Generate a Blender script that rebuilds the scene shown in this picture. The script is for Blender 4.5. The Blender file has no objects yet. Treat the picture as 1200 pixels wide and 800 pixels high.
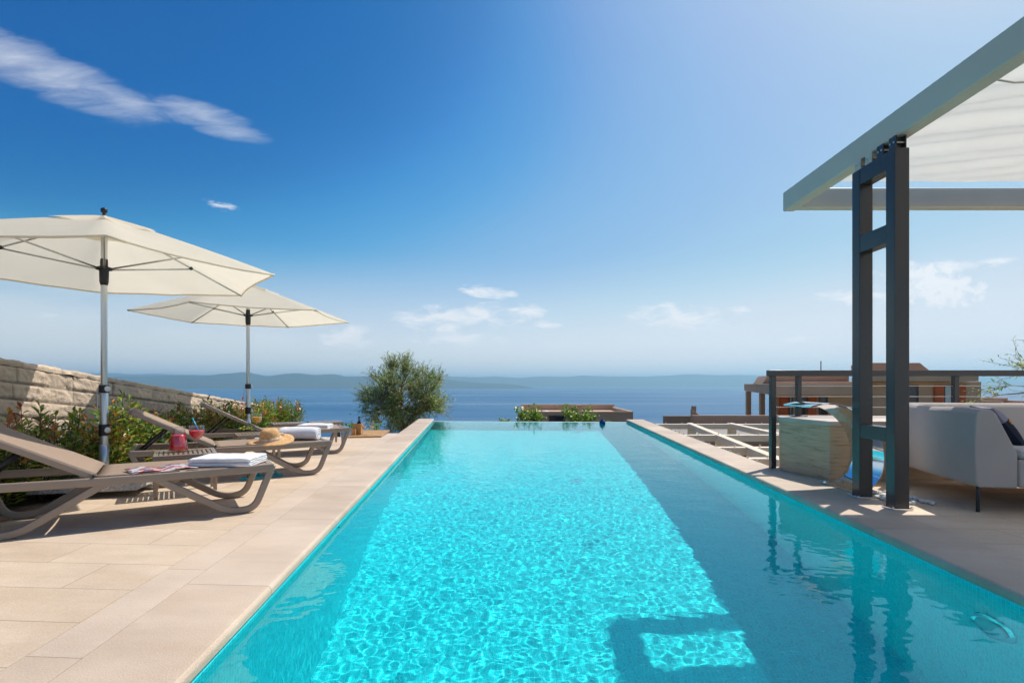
import bpy, bmesh, math, random
from mathutils import noise, Vector, Matrix
S = bpy.context.scene
COL = S.collection
R = math.radians
random.seed(7)

# ------------------------------------------------------------------ materials
def nodes(m):
    m.use_nodes = True
    return m.node_tree

def mat(name, col, rough=.6, metal=0., var=.0, vscale=8., bump=0., bscale=60., spec=.5, col2=None, detail=5., coat=0.):
    m = bpy.data.materials.new(name); nt = nodes(m); b = nt.nodes['Principled BSDF']
    b.inputs['Roughness'].default_value = rough; b.inputs['Metallic'].default_value = metal
    b.inputs['Specular IOR Level'].default_value = spec
    b.inputs['Coat Weight'].default_value = coat
    tc = nt.nodes.new('ShaderNodeTexCoord')
    if var > 0 or col2:
        n = nt.nodes.new('ShaderNodeTexNoise'); n.inputs['Scale'].default_value = vscale; n.inputs['Detail'].default_value = detail
        nt.links.new(tc.outputs['Object'], n.inputs['Vector'])
        r = nt.nodes.new('ShaderNodeValToRGB')
        a = col2 or tuple(c*(1-var) for c in col); c2 = col if col2 else tuple(min(1, c*(1+var)) for c in col)
        r.color_ramp.elements[0].color = (*a, 1); r.color_ramp.elements[1].color = (*c2, 1)
        r.color_ramp.elements[0].position = .32; r.color_ramp.elements[1].position = .68
        nt.links.new(n.outputs['Fac'], r.inputs[0]); nt.links.new(r.outputs[0], b.inputs['Base Color'])
    else:
        b.inputs['Base Color'].default_value = (*col, 1)
    if bump > 0:
        n2 = nt.nodes.new('ShaderNodeTexNoise'); n2.inputs['Scale'].default_value = bscale; n2.inputs['Detail'].default_value = 6
        nt.links.new(tc.outputs['Object'], n2.inputs['Vector'])
        bp = nt.nodes.new('ShaderNodeBump'); bp.inputs['Strength'].default_value = bump; bp.inputs['Distance'].default_value = .01
        nt.links.new(n2.outputs['Fac'], bp.inputs['Height']); nt.links.new(bp.outputs[0], b.inputs['Normal'])
    return m

def fabric(name, col, trans=.35, wscale=500, bump=.15, var=.05):
    m = bpy.data.materials.new(name); nt = nodes(m); b = nt.nodes['Principled BSDF']; out = nt.nodes['Material Output']
    b.inputs['Base Color'].default_value = (*col, 1); b.inputs['Roughness'].default_value = .9; b.inputs['Specular IOR Level'].default_value = .15
    tc = nt.nodes.new('ShaderNodeTexCoord')
    n = nt.nodes.new('ShaderNodeTexNoise'); n.inputs['Scale'].default_value = 3; n.inputs['Detail'].default_value = 4
    nt.links.new(tc.outputs['Object'], n.inputs['Vector'])
    r = nt.nodes.new('ShaderNodeValToRGB')
    r.color_ramp.elements[0].color = (*[c*(1-var) for c in col], 1); r.color_ramp.elements[1].color = (*col, 1)
    r.color_ramp.elements[0].position = .3; r.color_ramp.elements[1].position = .7
    nt.links.new(n.outputs['Fac'], r.inputs[0]); nt.links.new(r.outputs[0], b.inputs['Base Color'])
    w = nt.nodes.new('ShaderNodeTexNoise'); w.inputs['Scale'].default_value = wscale; w.inputs['Detail'].default_value = 2
    nt.links.new(tc.outputs['Object'], w.inputs['Vector'])
    bp = nt.nodes.new('ShaderNodeBump'); bp.inputs['Strength'].default_value = bump; bp.inputs['Distance'].default_value = .004
    nt.links.new(w.outputs['Fac'], bp.inputs['Height']); nt.links.new(bp.outputs[0], b.inputs['Normal'])
    if trans > 0:
        t = nt.nodes.new('ShaderNodeBsdfTranslucent'); mx = nt.nodes.new('ShaderNodeMixShader'); mx.inputs[0].default_value = trans
        nt.links.new(r.outputs[0], t.inputs[0]); nt.links.new(b.outputs[0], mx.inputs[1]); nt.links.new(t.outputs[0], mx.inputs[2])
        nt.links.new(mx.outputs[0], out.inputs[0])
    return m

def leafmat(name, trans=.3, rough=.35):
    m = bpy.data.materials.new(name); nt = nodes(m); b = nt.nodes['Principled BSDF']; out = nt.nodes['Material Output']
    a = nt.nodes.new('ShaderNodeAttribute'); a.attribute_name = 'tint'
    b.inputs['Roughness'].default_value = rough
    nt.links.new(a.outputs['Color'], b.inputs['Base Color'])
    t = nt.nodes.new('ShaderNodeBsdfTranslucent'); mx = nt.nodes.new('ShaderNodeMixShader'); mx.inputs[0].default_value = trans
    g = nt.nodes.new('ShaderNodeHueSaturation'); g.inputs['Value'].default_value = 1.6
    nt.links.new(a.outputs['Color'], g.inputs['Color']); nt.links.new(g.outputs[0], t.inputs[0])
    nt.links.new(b.outputs[0], mx.inputs[1]); nt.links.new(t.outputs[0], mx.inputs[2]); nt.links.new(mx.outputs[0], out.inputs[0])
    return m

def glassmat(name, col=(1, 1, 1), rough=0., ior=1.45):
    m = bpy.data.materials.new(name); nt = nodes(m); b = nt.nodes['Principled BSDF']
    b.inputs['Base Color'].default_value = (*col, 1); b.inputs['Transmission Weight'].default_value = 1; b.inputs['Roughness'].default_value = rough; b.inputs['IOR'].default_value = ior
    return m

M = {}
M['lounger'] = mat('taupe_resin', (.30, .235, .18), .24, var=.06, vscale=3, bump=.05, bscale=200)
M['sling'] = fabric('taupe_mesh_fabric', (.32, .235, .175), .0, 900, .35)
M['alu'] = mat('aluminium', (.62, .62, .6), .32, .85, bump=.03, bscale=300)
M['blackp'] = mat('black_plastic', (.02, .02, .022), .45)
M['canopy'] = fabric('cream_canvas', (.93, .855, .70), .48, 700, .1)
M['pvc'] = fabric('cream_pvc', (.86, .83, .77), .42, 200, .05)
M['granite'] = mat('granite', (.5, .49, .47), .8, var=.35, vscale=90, bump=.5, bscale=90)
M['white'] = fabric('white_terry', (.82, .81, .84), .0, 260, .9, .04)
M['straw'] = mat('woven_straw', (.62, .36, .15), .75, var=.3, vscale=60, bump=.6, bscale=140)
M['ribbon'] = mat('pale_ribbon', (.62, .5, .38), .8, var=.2, vscale=40)
def thinglass():
    m = bpy.data.materials.new('thin_clear_glass'); nt = nodes(m); nt.nodes.clear(); N = nt.nodes; Lk = nt.links
    o = N.new('ShaderNodeOutputMaterial'); t = N.new('ShaderNodeBsdfTransparent'); t.inputs[0].default_value = (.97, .98, .98, 1)
    g = N.new('ShaderNodeBsdfGlossy'); g.inputs['Roughness'].default_value = .02; mx = N.new('ShaderNodeMixShader'); lw = N.new('ShaderNodeLayerWeight'); lw.inputs['Blend'].default_value = .3
    pw = N.new('ShaderNodeMath'); pw.operation = 'POWER'; pw.inputs[1].default_value = 2.; ml = N.new('ShaderNodeMath'); ml.operation = 'MULTIPLY_ADD'; ml.inputs[1].default_value = .8; ml.inputs[2].default_value = .06
    Lk.new(lw.outputs['Facing'], pw.inputs[0]); Lk.new(pw.outputs[0], ml.inputs[0]); Lk.new(ml.outputs[0], mx.inputs[0]); Lk.new(t.outputs[0], mx.inputs[1]); Lk.new(g.outputs[0], mx.inputs[2]); Lk.new(mx.outputs[0], o.inputs[0]); return m
M['glass'] = thinglass()
M['red'] = mat('red_juice', (.80, .012, .04), .2, var=.15, vscale=20)
M['orange'] = mat('orange_juice', (.95, .42, .01), .15, var=.12, vscale=30)
M['blue_straw'] = mat('blue_straw', (.0, .34, .62), .3)
M['green_straw'] = mat('green_straw', (.2, .62, .03), .3)
M['grape'] = mat('grape', (.52, .55, .06), .25, var=.2, vscale=20)
M['darkplate'] = mat('dark_glaze', (.03, .03, .035), .25)
M['steel'] = mat('polished_steel', (.82, .84, .86), .035, 1.)
M['post'] = mat('anthracite_paint', (.055, .048, .046), .22, bump=.02, bscale=150)
M['cream'] = mat('cream_paint', (.60, .56, .46), .4, var=.03, vscale=2, bump=.02, bscale=120)
M['sofa'] = fabric('grey_weave', (.47, .42, .39), .0, 420, .6, .08)
M['sofaseat'] = fabric('pale_weave', (.52, .50, .49), .0, 420, .6, .05)
M['navy'] = fabric('navy_cloth', (.025, .03, .05), .0, 420, .4)
M['pillowgrey'] = fabric('grey_cloth', (.27, .26, .33), .0, 420, .4)
M['thread'] = mat('orange_thread', (.62, .3, .03), .8, var=.2, vscale=200)
M['teal'] = mat('teal_rubber', (.0, .33, .36), .45, var=.3, vscale=60)
M['wood'] = mat('honey_wood', (.55, .31, .12), .55, col2=(.42, .22, .08), vscale=12, bump=.15, bscale=60)
M['bottle'] = mat('dark_bottle_glass', (.006, .008, .006), .08)
M['soil'] = mat('dry_soil', (.24, .16, .1), .95, col2=(.12, .075, .045), vscale=9, bump=1., bscale=25)
M['bark'] = mat('olive_bark', (.17, .13, .1), .9, var=.3, vscale=10, bump=.8, bscale=20)
M['stem'] = mat('shrub_stem', (.12, .07, .045), .8)
M['leaf'] = leafmat('glossy_leaf', .3, .3)
M['olive'] = leafmat('olive_leaf', .35, .5)
M['conc'] = mat('villa_render', (.56, .37, .24), .85, var=.08, vscale=.6, bump=.2, bscale=8)
M['concd'] = mat('villa_render_brown', (.42, .27, .18), .85, var=.1, vscale=.7, bump=.2, bscale=8)
M['shutter'] = mat('orange_red_shutter', (.55, .12, .03), .6, var=.1, vscale=3)
M['pane'] = mat('window_glass', (.35, .45, .5), .06, .0, spec=.8)
M['darkpane'] = mat('dark_window_glass', (.02, .025, .04), .06)
M['tileroof'] = mat('red_brown_roof', (.2, .07, .05), .8, var=.3, vscale=5)
M['hill'] = mat('hill_scrub', (.04, .07, .06), .95, col2=(.025, .05, .045), vscale=.002)
M['slope'] = mat('hillside_scrub', (.16, .14, .08), .95, col2=(.07, .09, .045), vscale=.35, bump=.6, bscale=2)
M['bluefloat'] = mat('blue_float', (.01, .05, .16), .3)
M['pebble'] = mat('white_pebble', (.62, .6, .57), .6, var=.25, vscale=14)
M['plaster'] = mat('pool_wall_render', (.5, .43, .36), .85, var=.1, vscale=2)

def mag_mat():
    m = bpy.data.materials.new('magazine_print'); nt = nodes(m); b = nt.nodes['Principled BSDF']; b.inputs['Roughness'].default_value = .3
    tc = nt.nodes.new('ShaderNodeTexCoord'); v = nt.nodes.new('ShaderNodeTexVoronoi'); v.inputs['Scale'].default_value = 26; v.distance = 'CHEBYCHEV'
    nt.links.new(tc.outputs['Object'], v.inputs['Vector'])
    r = nt.nodes.new('ShaderNodeValToRGB'); r.color_ramp.interpolation = 'CONSTANT'
    cols = [(0, (.6, .57, .58)), (.22, (.4, .05, .05)), (.45, (.12, .1, .13)), (.58, (.55, .25, .2)), (.72, (.62, .6, .6)), (.88, (.2, .18, .25))]
    r.color_ramp.elements[0].color = (*cols[0][1], 1); r.color_ramp.elements[1].position = cols[1][0]; r.color_ramp.elements[1].color = (*cols[1][1], 1)
    for p, c in cols[2:]:
        e = r.color_ramp.elements.new(p); e.color = (*c, 1)
    sp = nt.nodes.new('ShaderNodeSeparateColor'); nt.links.new(v.outputs['Color'], sp.inputs[0]); nt.links.new(sp.outputs[0], r.inputs[0])
    nt.links.new(r.outputs[0], b.inputs['Base Color'])
    return m
M['mag'] = mag_mat()

def paving(name, ca, cb, w, h, shear=True, mortar=.006, mcol=(.34, .26, .19)):
    """limestone slabs: brick pattern with joints, soft veins, fine grain"""
    m = bpy.data.materials.new(name); nt = nodes(m); N = nt.nodes; Lk = nt.links; b = N['Principled BSDF']
    g = N.new('ShaderNodeNewGeometry')
    d1 = N.new('ShaderNodeVectorMath'); d1.operation = 'DOT_PRODUCT'; d1.inputs[1].default_value = (1, .0815 if shear else 0, 0)
    d2 = N.new('ShaderNodeVectorMath'); d2.operation = 'DOT_PRODUCT'; d2.inputs[1].default_value = (.065 if shear else 0, 1, 0)
    Lk.new(g.outputs['Position'], d1.inputs[0]); Lk.new(g.outputs['Position'], d2.inputs[0])
    cx = N.new('ShaderNodeCombineXYZ'); Lk.new(d1.outputs['Value'], cx.inputs[0]); Lk.new(d2.outputs['Value'], cx.inputs[1])
    br = N.new('ShaderNodeTexBrick'); br.inputs['Scale'].default_value = 1; br.inputs['Mortar Size'].default_value = mortar/2; br.inputs['Mortar Smooth'].default_value = .3
    br.inputs['Brick Width'].default_value = w; br.inputs['Row Height'].default_value = h; br.inputs['Bias'].default_value = 0
    br.inputs['Color1'].default_value = (.2, .2, .2, 1); br.inputs['Color2'].default_value = (.8, .8, .8, 1); br.inputs['Mortar'].default_value = (.5, .5, .5, 1)
    br.offset = .37
    Lk.new(cx.outputs[0], br.inputs['Vector'])
    n = N.new('ShaderNodeTexNoise'); n.inputs['Scale'].default_value = 1.6; n.inputs['Detail'].default_value = 8; n.inputs['Roughness'].default_value = .65
    mp = N.new('ShaderNodeMapping'); mp.inputs['Scale'].default_value = (1, 2.6, 1); mp.inputs['Rotation'].default_value = (0, 0, .5)
    Lk.new(cx.outputs[0], mp.inputs[0])
    # each slab samples another piece of the vein pattern
    ad = N.new('ShaderNodeVectorMath'); ad.operation = 'MULTIPLY_ADD'; ad.inputs[1].default_value = (37, 23, 11)
    Lk.new(br.outputs['Color'], ad.inputs[0]); Lk.new(mp.outputs[0], ad.inputs[2]); Lk.new(ad.outputs[0], n.inputs['Vector'])
    sp = N.new('ShaderNodeSeparateColor'); Lk.new(br.outputs['Color'], sp.inputs[0])
    mxv = N.new('ShaderNodeMath'); mxv.operation = 'MULTIPLY_ADD'; mxv.inputs[1].default_value = .55
    Lk.new(sp.outputs[0], mxv.inputs[0]); 
    sc = N.new('ShaderNodeMath'); sc.operation = 'MULTIPLY_ADD'; sc.inputs[1].default_value = 2.0; sc.inputs[2].default_value = -.70
    Lk.new(n.outputs['Fac'], sc.inputs[0]); Lk.new(sc.outputs[0], mxv.inputs[2])
    r = N.new('ShaderNodeValToRGB'); r.color_ramp.elements[0].color = (*ca, 1); r.color_ramp.elements[1].color = (*cb, 1)
    Lk.new(mxv.outputs[0], r.inputs[0])
    gr = N.new('ShaderNodeTexNoise'); gr.inputs['Scale'].default_value = 160; gr.inputs['Detail'].default_value = 3
    Lk.new(g.outputs['Position'], gr.inputs['Vector'])
    hs = N.new('ShaderNodeMapRange'); hs.inputs['From Min'].default_value = .3; hs.inputs['From Max'].default_value = .7; hs.inputs['To Min'].default_value = .88; hs.inputs['To Max'].default_value = 1.08
    Lk.new(gr.outputs['Fac'], hs.inputs[0])
    st = N.new('ShaderNodeTexNoise'); st.inputs['Scale'].default_value = 1.1; st.inputs['Detail'].default_value = 7
    Lk.new(g.outputs['Position'], st.inputs['Vector'])
    h2 = N.new('ShaderNodeMapRange'); h2.inputs['From Min'].default_value = .35; h2.inputs['From Max'].default_value = .65; h2.inputs['To Min'].default_value = .85; h2.inputs['To Max'].default_value = 1.06
    Lk.new(st.outputs['Fac'], h2.inputs[0])
    pr = N.new('ShaderNodeMath'); pr.operation = 'MULTIPLY'; Lk.new(hs.outputs[0], pr.inputs[0]); Lk.new(h2.outputs[0], pr.inputs[1])
    vm = N.new('ShaderNodeVectorMath'); vm.operation = 'SCALE'; Lk.new(r.outputs[0], vm.inputs[0]); Lk.new(pr.outputs[0], vm.inputs['Scale'])
    mix = N.new('ShaderNodeMix'); mix.data_type = 'RGBA'; mix.inputs['B'].default_value = (*mcol, 1)
    Lk.new(br.outputs['Fac'], mix.inputs['Factor']); Lk.new(vm.outputs[0], mix.inputs['A']); Lk.new(mix.outputs['Result'], b.inputs['Base Color'])
    b.inputs['Roughness'].default_value = .62; b.inputs['Specular IOR Level'].default_value = .35
    bp = N.new('ShaderNodeBump'); bp.inputs['Strength'].default_value = .35; bp.inputs['Distance'].default_value = .003
    sb = N.new('ShaderNodeMath'); sb.operation = 'MULTIPLY_ADD'; sb.inputs[1].default_value = -1.5
    Lk.new(br.outputs['Fac'], sb.inputs[0]); Lk.new(gr.outputs['Fac'], sb.inputs[2]); Lk.new(sb.outputs[0], bp.inputs['Height'])
    Lk.new(bp.outputs[0], b.inputs['Normal'])
    return m
M['deck'] = paving('limestone_paving', (.56, .415, .28), (.70, .56, .425), .95, .345)
M['coping'] = paving('limestone_coping', (.53, .40, .29), (.66, .53, .41), 50, 1.25)
M['strip'] = paving('limestone_border', (.56, .425, .31), (.67, .54, .42), 50, .9)

def mosaic():
    m = bpy.data.materials.new('pool_mosaic'); nt = nodes(m); N = nt.nodes; Lk = nt.links; b = N['Principled BSDF']
    tc = N.new('ShaderNodeTexCoord')
    v = N.new('ShaderNodeTexVoronoi'); v.distance = 'CHEBYCHEV'; v.inputs['Scale'].default_value = 40; v.inputs['Randomness'].default_value = 0
    v.voronoi_dimensions = '2D'
    ge = N.new('ShaderNodeNewGeometry'); sn = N.new('ShaderNodeSeparateXYZ'); Lk.new(ge.outputs['True Normal'], sn.inputs[0]); so = N.new('ShaderNodeSeparateXYZ'); Lk.new(tc.outputs['Object'], so.inputs[0])
    def absgt(sock):
        a_ = N.new('ShaderNodeMath'); a_.operation = 'ABSOLUTE'; Lk.new(sock, a_.inputs[0]); g_ = N.new('ShaderNodeMath'); g_.operation = 'GREATER_THAN'; g_.inputs[1].default_value = .5; Lk.new(a_.outputs[0], g_.inputs[0]); return g_.outputs[0]
    cf = N.new('ShaderNodeCombineXYZ'); Lk.new(so.outputs[0], cf.inputs[0]); Lk.new(so.outputs[1], cf.inputs[1])
    cs_ = N.new('ShaderNodeCombineXYZ'); Lk.new(so.outputs[1], cs_.inputs[0]); Lk.new(so.outputs[2], cs_.inputs[1])
    ce = N.new('ShaderNodeCombineXYZ'); Lk.new(so.outputs[0], ce.inputs[0]); Lk.new(so.outputs[2], ce.inputs[1])
    m1 = N.new('ShaderNodeMix'); m1.data_type = 'VECTOR'; Lk.new(absgt(sn.outputs[0]), m1.inputs[0]); Lk.new(ce.outputs[0], m1.inputs[4]); Lk.new(cs_.outputs[0], m1.inputs[5])
    m2 = N.new('ShaderNodeMix'); m2.data_type = 'VECTOR'; Lk.new(absgt(sn.outputs[2]), m2.inputs[0]); Lk.new(m1.outputs[1], m2.inputs[4]); Lk.new(cf.outputs[0], m2.inputs[5])
    # Result sockets of the vector mix are the second in the list
    Lk.new(m2.outputs[1], v.inputs['Vector'])
    r = N.new('ShaderNodeValToRGB'); r.color_ramp.elements[0].color = (.006, .63, .67, 1); r.color_ramp.elements[1].color = (.015, .78, .80, 1)
    sp = N.new('ShaderNodeSeparateColor'); Lk.new(v.outputs['Color'], sp.inputs[0]); Lk.new(sp.outputs[0], r.inputs[0])
    gt = N.new('ShaderNodeMath'); gt.operation = 'GREATER_THAN'; gt.inputs[1].default_value = .46; Lk.new(v.outputs['Distance'], gt.inputs[0])
    mx = N.new('ShaderNodeMix'); mx.data_type = 'RGBA'; mx.inputs['B'].default_value = (.2, .86, .9, 1)
    Lk.new(gt.outputs[0], mx.inputs['Factor']); Lk.new(r.outputs[0], mx.inputs['A']); Lk.new(mx.outputs['Result'], b.inputs['Base Color'])
    b.inputs['Roughness'].default_value = .5; b.inputs['Specular IOR Level'].default_value = .1
    return m
M['mosaic'] = mosaic()

def watermat():
    g = bpy.data.materials.new('pool_water'); nt = nodes(g); nt.nodes.clear()
    o = nt.nodes.new('ShaderNodeOutputMaterial'); gl = nt.nodes.new('ShaderNodeBsdfGlass')
    gl.inputs['IOR'].default_value = 1.33; gl.inputs['Roughness'].default_value = 0; gl.inputs['Color'].default_value = (.74, .99, 1, 1)
    nt.links.new(gl.outputs[0], o.inputs[0]); return g
M['water'] = watermat()

def seamat():
    m = bpy.data.materials.new('sea_water'); nt = nodes(m); N = nt.nodes; Lk = nt.links; b = N['Principled BSDF']
    b.inputs['Base Color'].default_value = (.003, .085, .2, 1); b.inputs['IOR'].default_value = 1.33
    g = N.new('ShaderNodeNewGeometry')
    mp = N.new('ShaderNodeMapping'); mp.inputs['Scale'].default_value = (.00035, .0014, 1); mp.inputs['Rotation'].default_value = (0, 0, .12)
    Lk.new(g.outputs['Position'], mp.inputs[0])
    n = N.new('ShaderNodeTexNoise'); n.inputs['Scale'].default_value = 1; n.inputs['Detail'].default_value = 4; Lk.new(mp.outputs[0], n.inputs['Vector'])
    mr = N.new('ShaderNodeMapRange'); mr.inputs['From Min'].default_value = .35; mr.inputs['From Max'].default_value = .68; mr.inputs['To Min'].default_value = .42; mr.inputs['To Max'].default_value = .26
    Lk.new(n.outputs['Fac'], mr.inputs[0]); Lk.new(mr.outputs[0], b.inputs['Roughness'])
    n2 = N.new('ShaderNodeTexNoise'); n2.inputs['Scale'].default_value = .12; n2.inputs['Detail'].default_value = 6; Lk.new(g.outputs['Position'], n2.inputs['Vector'])
    bp = N.new('ShaderNodeBump'); bp.inputs['Strength'].default_value = .5; bp.inputs['Distance'].default_value = 1.2
    Lk.new(n2.outputs['Fac'], bp.inputs['Height']); Lk.new(bp.outputs[0], b.inputs['Normal'])
    return m
M['sea'] = seamat()

def stonewall_mat():
    m = bpy.data.materials.new('split_face_limestone'); nt = nodes(m); N = nt.nodes; Lk = nt.links; b = N['Principled BSDF']
    a = N.new('ShaderNodeAttribute'); a.attribute_name = 'tint'
    tc = N.new('ShaderNodeTexCoord')
    n = N.new('ShaderNodeTexNoise'); n.inputs['Scale'].default_value = 14; n.inputs['Detail'].default_value = 9; n.inputs['Roughness'].default_value = .7
    Lk.new(tc.outputs['Object'], n.inputs['Vector'])
    mr = N.new('ShaderNodeMapRange'); mr.inputs['From Min'].default_value = .3; mr.inputs['From Max'].default_value = .7; mr.inputs['To Min'].default_value = .78; mr.inputs['To Max'].default_value = 1.12
    Lk.new(n.outputs['Fac'], mr.inputs[0])
    vm = N.new('ShaderNodeVectorMath'); vm.operation = 'SCALE'; Lk.new(a.outputs['Color'], vm.inputs[0]); Lk.new(mr.outputs[0], vm.inputs['Scale'])
    Lk.new(vm.outputs[0], b.inputs['Base Color']); b.inputs['Roughness'].default_value = .9
    bp = N.new('ShaderNodeBump'); bp.inputs['Strength'].default_value = .9; bp.inputs['Distance'].default_value = .02
    Lk.new(n.outputs['Fac'], bp.inputs['Height']); Lk.new(bp.outputs[0], b.inputs['Normal'])
    return m
M['ashlar'] = stonewall_mat()

def travertine():
    m = bpy.data.materials.new('travertine'); nt = nodes(m); N = nt.nodes; Lk = nt.links; b = N['Principled BSDF']
    g = N.new('ShaderNodeTexCoord')
    mp = N.new('ShaderNodeMapping'); mp.inputs['Scale'].default_value = (1.6, 1.6, 16); Lk.new(g.outputs['Object'], mp.inputs[0])
    n = N.new('ShaderNodeTexNoise'); n.inputs['Scale'].default_value = 2.2; n.inputs['Detail'].default_value = 8; n.inputs['Roughness'].default_value = .65; Lk.new(mp.outputs[0], n.inputs['Vector'])
    r = N.new('ShaderNodeValToRGB'); e = r.color_ramp.elements; e[0].position = .3; e[0].color = (.32, .20, .12, 1); e[1].position = .68; e[1].color = (.68, .48, .31, 1)
    x = e.new(.46); x.color = (.58, .39, .24, 1)
    Lk.new(n.outputs['Fac'], r.inputs[0]); Lk.new(r.outputs[0], b.inputs['Base Color']); b.inputs['Roughness'].default_value = .42; b.inputs['Specular IOR Level'].default_value = .3
    return m
M['trav'] = travertine()

# ------------------------------------------------------------------ mesh helpers
class MB:
    def __init__(s): s.v = []; s.f = []; s.c = []
    def add(s, v, f, col=None):
        o = len(s.v); s.v += [tuple(p) for p in v]; s.f += [tuple(i+o for i in q) for q in f]
        s.c += [col or (1, 1, 1)]*len(v); return s
    def box(s, x0, x1, y0, y1, z0, z1, mx=None, col=None):
        v = [Vector((a, b, c)) for c in (z0, z1) for a, b in ((x0, y0), (x1, y0), (x1, y1), (x0, y1))]
        if mx is not None: v = [mx @ p for p in v]
        return s.add(v, [(3, 2, 1, 0), (4, 5, 6, 7), (0, 1, 5, 4), (1, 2, 6, 5), (2, 3, 7, 6), (3, 0, 4, 7)], col)
    def tube(s, path, r, n=10, cap=True, flat=1.):
        P = [Vector(p) for p in path]; rs = r if isinstance(r, (list, tuple)) else [r]*len(P)
        rings = []; up = None
        for i, p in enumerate(P):
            t = (P[min(i+1, len(P)-1)]-P[max(i-1, 0)]).normalized()
            if up is None: up = Vector((0, 0, 1)) if abs(t.z) < .9 else Vector((1, 0, 0))
            a = t.cross(up).normalized(); b = a.cross(t).normalized(); up = b
            rings.append([p+(a*math.cos(2*math.pi*k/n)+b*math.sin(2*math.pi*k/n)*flat)*rs[i] for k in range(n)])
        v = [q for ring in rings for q in ring]; f = []
        for i in range(len(P)-1):
            for k in range(n): f.append((i*n+k, i*n+(k+1) % n, (i+1)*n+(k+1) % n, (i+1)*n+k))
        if cap: f += [tuple(range(n))[::-1], tuple((len(P)-1)*n+k for k in range(n))]
        return s.add(v, f)
    def lathe(s, prof, c=(0, 0, 0), n=24, wob=None):
        v = []; f = []
        for r, z in prof:
            for k in range(n):
                a = 2*math.pi*k/n; rr, dz = (r, 0) if wob is None else wob(r, z, a)
                v.append((c[0]+rr*math.cos(a), c[1]+rr*math.sin(a), c[2]+z+dz))
        for i in range(len(prof)-1):
            for k in range(n): f.append((i*n+k, i*n+(k+1) % n, (i+1)*n+(k+1) % n, (i+1)*n+k))
        if prof[0][0] > 1e-5: f.append(tuple(range(n))[::-1])
        if prof[-1][0] > 1e-5: f.append(tuple((len(prof)-1)*n+k for k in range(n)))
        return s.add(v, f)
    def lathe_open(s, prof, c=(0, 0, 0), n=24):
        k = len(s.f); s.lathe(prof, c, n)
        s.f = [q for q in s.f if len(q) <= 4]; return s
    def ribbon(s, path, w0, w1, th):
        """a bar of thickness th swept along a path in the x-z plane, spanning w0..w1 in y"""
        P = [Vector((a, 0, b)) for a, b in path]; v = []; f = []
        for i, p in enumerate(P):
            a = (P[i]-P[i-1]).normalized() if i > 0 else (P[1]-P[0]).normalized()
            b = (P[i+1]-P[i]).normalized() if i < len(P)-1 else a
            t = (a+b).normalized(); nn = Vector((-t.z, 0, t.x)); k = 1/max(.5, t.dot(a))
            h = (th[i] if isinstance(th, (list, tuple)) else th)*.5*k
            for yy, sg in ((w0, 1), (w1, 1), (w1, -1), (w0, -1)): v.append(p+nn*h*sg+Vector((0, yy, 0)))
        for i in range(len(P)-1):
            for k in range(4): f.append((i*4+k, i*4+(k+1) % 4, (i+1)*4+(k+1) % 4, (i+1)*4+k))
        e = (len(P)-1)*4; f += [(3, 2, 1, 0), (e, e+1, e+2, e+3)]
        return s.add(v, f)
    def prism(s, poly, o, u, w, d):
        """polygon (a,b) in the plane o + a*u + b*w, extruded along d"""
        o, u, w, d = map(Vector, (o, u, w, d)); n = len(poly)
        v = [o+u*a+w*b for a, b in poly]+[o+u*a+w*b+d for a, b in poly]
        f = [tuple(range(n))[::-1], tuple(range(n, 2*n))]+[(i, (i+1) % n, n+(i+1) % n, n+i) for i in range(n)]
        return s.add(v, f)
    def grid(s, nu, nv, fn, col=None):
        v = [fn(i/nu, j/nv) for j in range(nv+1) for i in range(nu+1)]
        f = [(j*(nu+1)+i, j*(nu+1)+i+1, (j+1)*(nu+1)+i+1, (j+1)*(nu+1)+i) for j in range(nv) for i in range(nu)]
        return s.add(v, f, col)
    def sphere(s, c, r, n=8, sq=(1, 1, 1)):
        m = n//2+1
        v = [(c[0], c[1], c[2]+r*sq[2])]
        for i in range(1, m):
            t = math.pi*i/m
            for k in range(n): v.append((c[0]+r*sq[0]*math.sin(t)*math.cos(2*math.pi*k/n), c[1]+r*sq[1]*math.sin(t)*math.sin(2*math.pi*k/n), c[2]+r*sq[2]*math.cos(t)))
        v.append((c[0], c[1], c[2]-r*sq[2])); f = []
        for k in range(n): f.append((0, 1+k, 1+(k+1) % n))
        for i in range(m-2):
            for k in range(n): a = 1+i*n; f.append((a+k, a+n+k, a+n+(k+1) % n, a+(k+1) % n))
        a = 1+(m-2)*n
        for k in range(n): f.append((a+k, len(v)-1, a+(k+1) % n))
        return s.add(v, f)
    def build(s, name, mt, parent=None, smooth=False, bevel=0., tint=False, seg=2, solid=0., weld=False):
        me = bpy.data.meshes.new(name); me.from_pydata(s.v, [], s.f)
        if tint:
            at = me.color_attributes.new('tint', 'FLOAT_COLOR', 'POINT')
            at.data.foreach_set('color', [x for c in s.c for x in (*c, 1)])
        bm = bmesh.new(); bm.from_mesh(me)
        if weld: bmesh.ops.remove_doubles(bm, verts=bm.verts, dist=1e-5)
        if not tint: bmesh.ops.recalc_face_normals(bm, faces=bm.faces)
        bm.to_mesh(me); bm.free()
        me.materials.append(mt)
        if smooth: me.polygons.foreach_set('use_smooth', [True]*len(me.polygons))
        o = bpy.data.objects.new(name, me); COL.objects.link(o)
        if parent: o.parent = parent
        if solid: md = o.modifiers.new('solid', 'SOLIDIFY'); md.thickness = solid; md.offset = 0
        if bevel: md = o.modifiers.new('bevel', 'BEVEL'); md.width = bevel; md.segments = seg; md.limit_method = 'ANGLE'; md.angle_limit = R(35); md.harden_normals = False
        if bevel or smooth == 2:
            me.polygons.foreach_set('use_smooth', [True]*len(me.polygons))
            sm = o.modifiers.new('wn', 'WEIGHTED_NORMAL'); sm.keep_sharp = False
        return o

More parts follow.
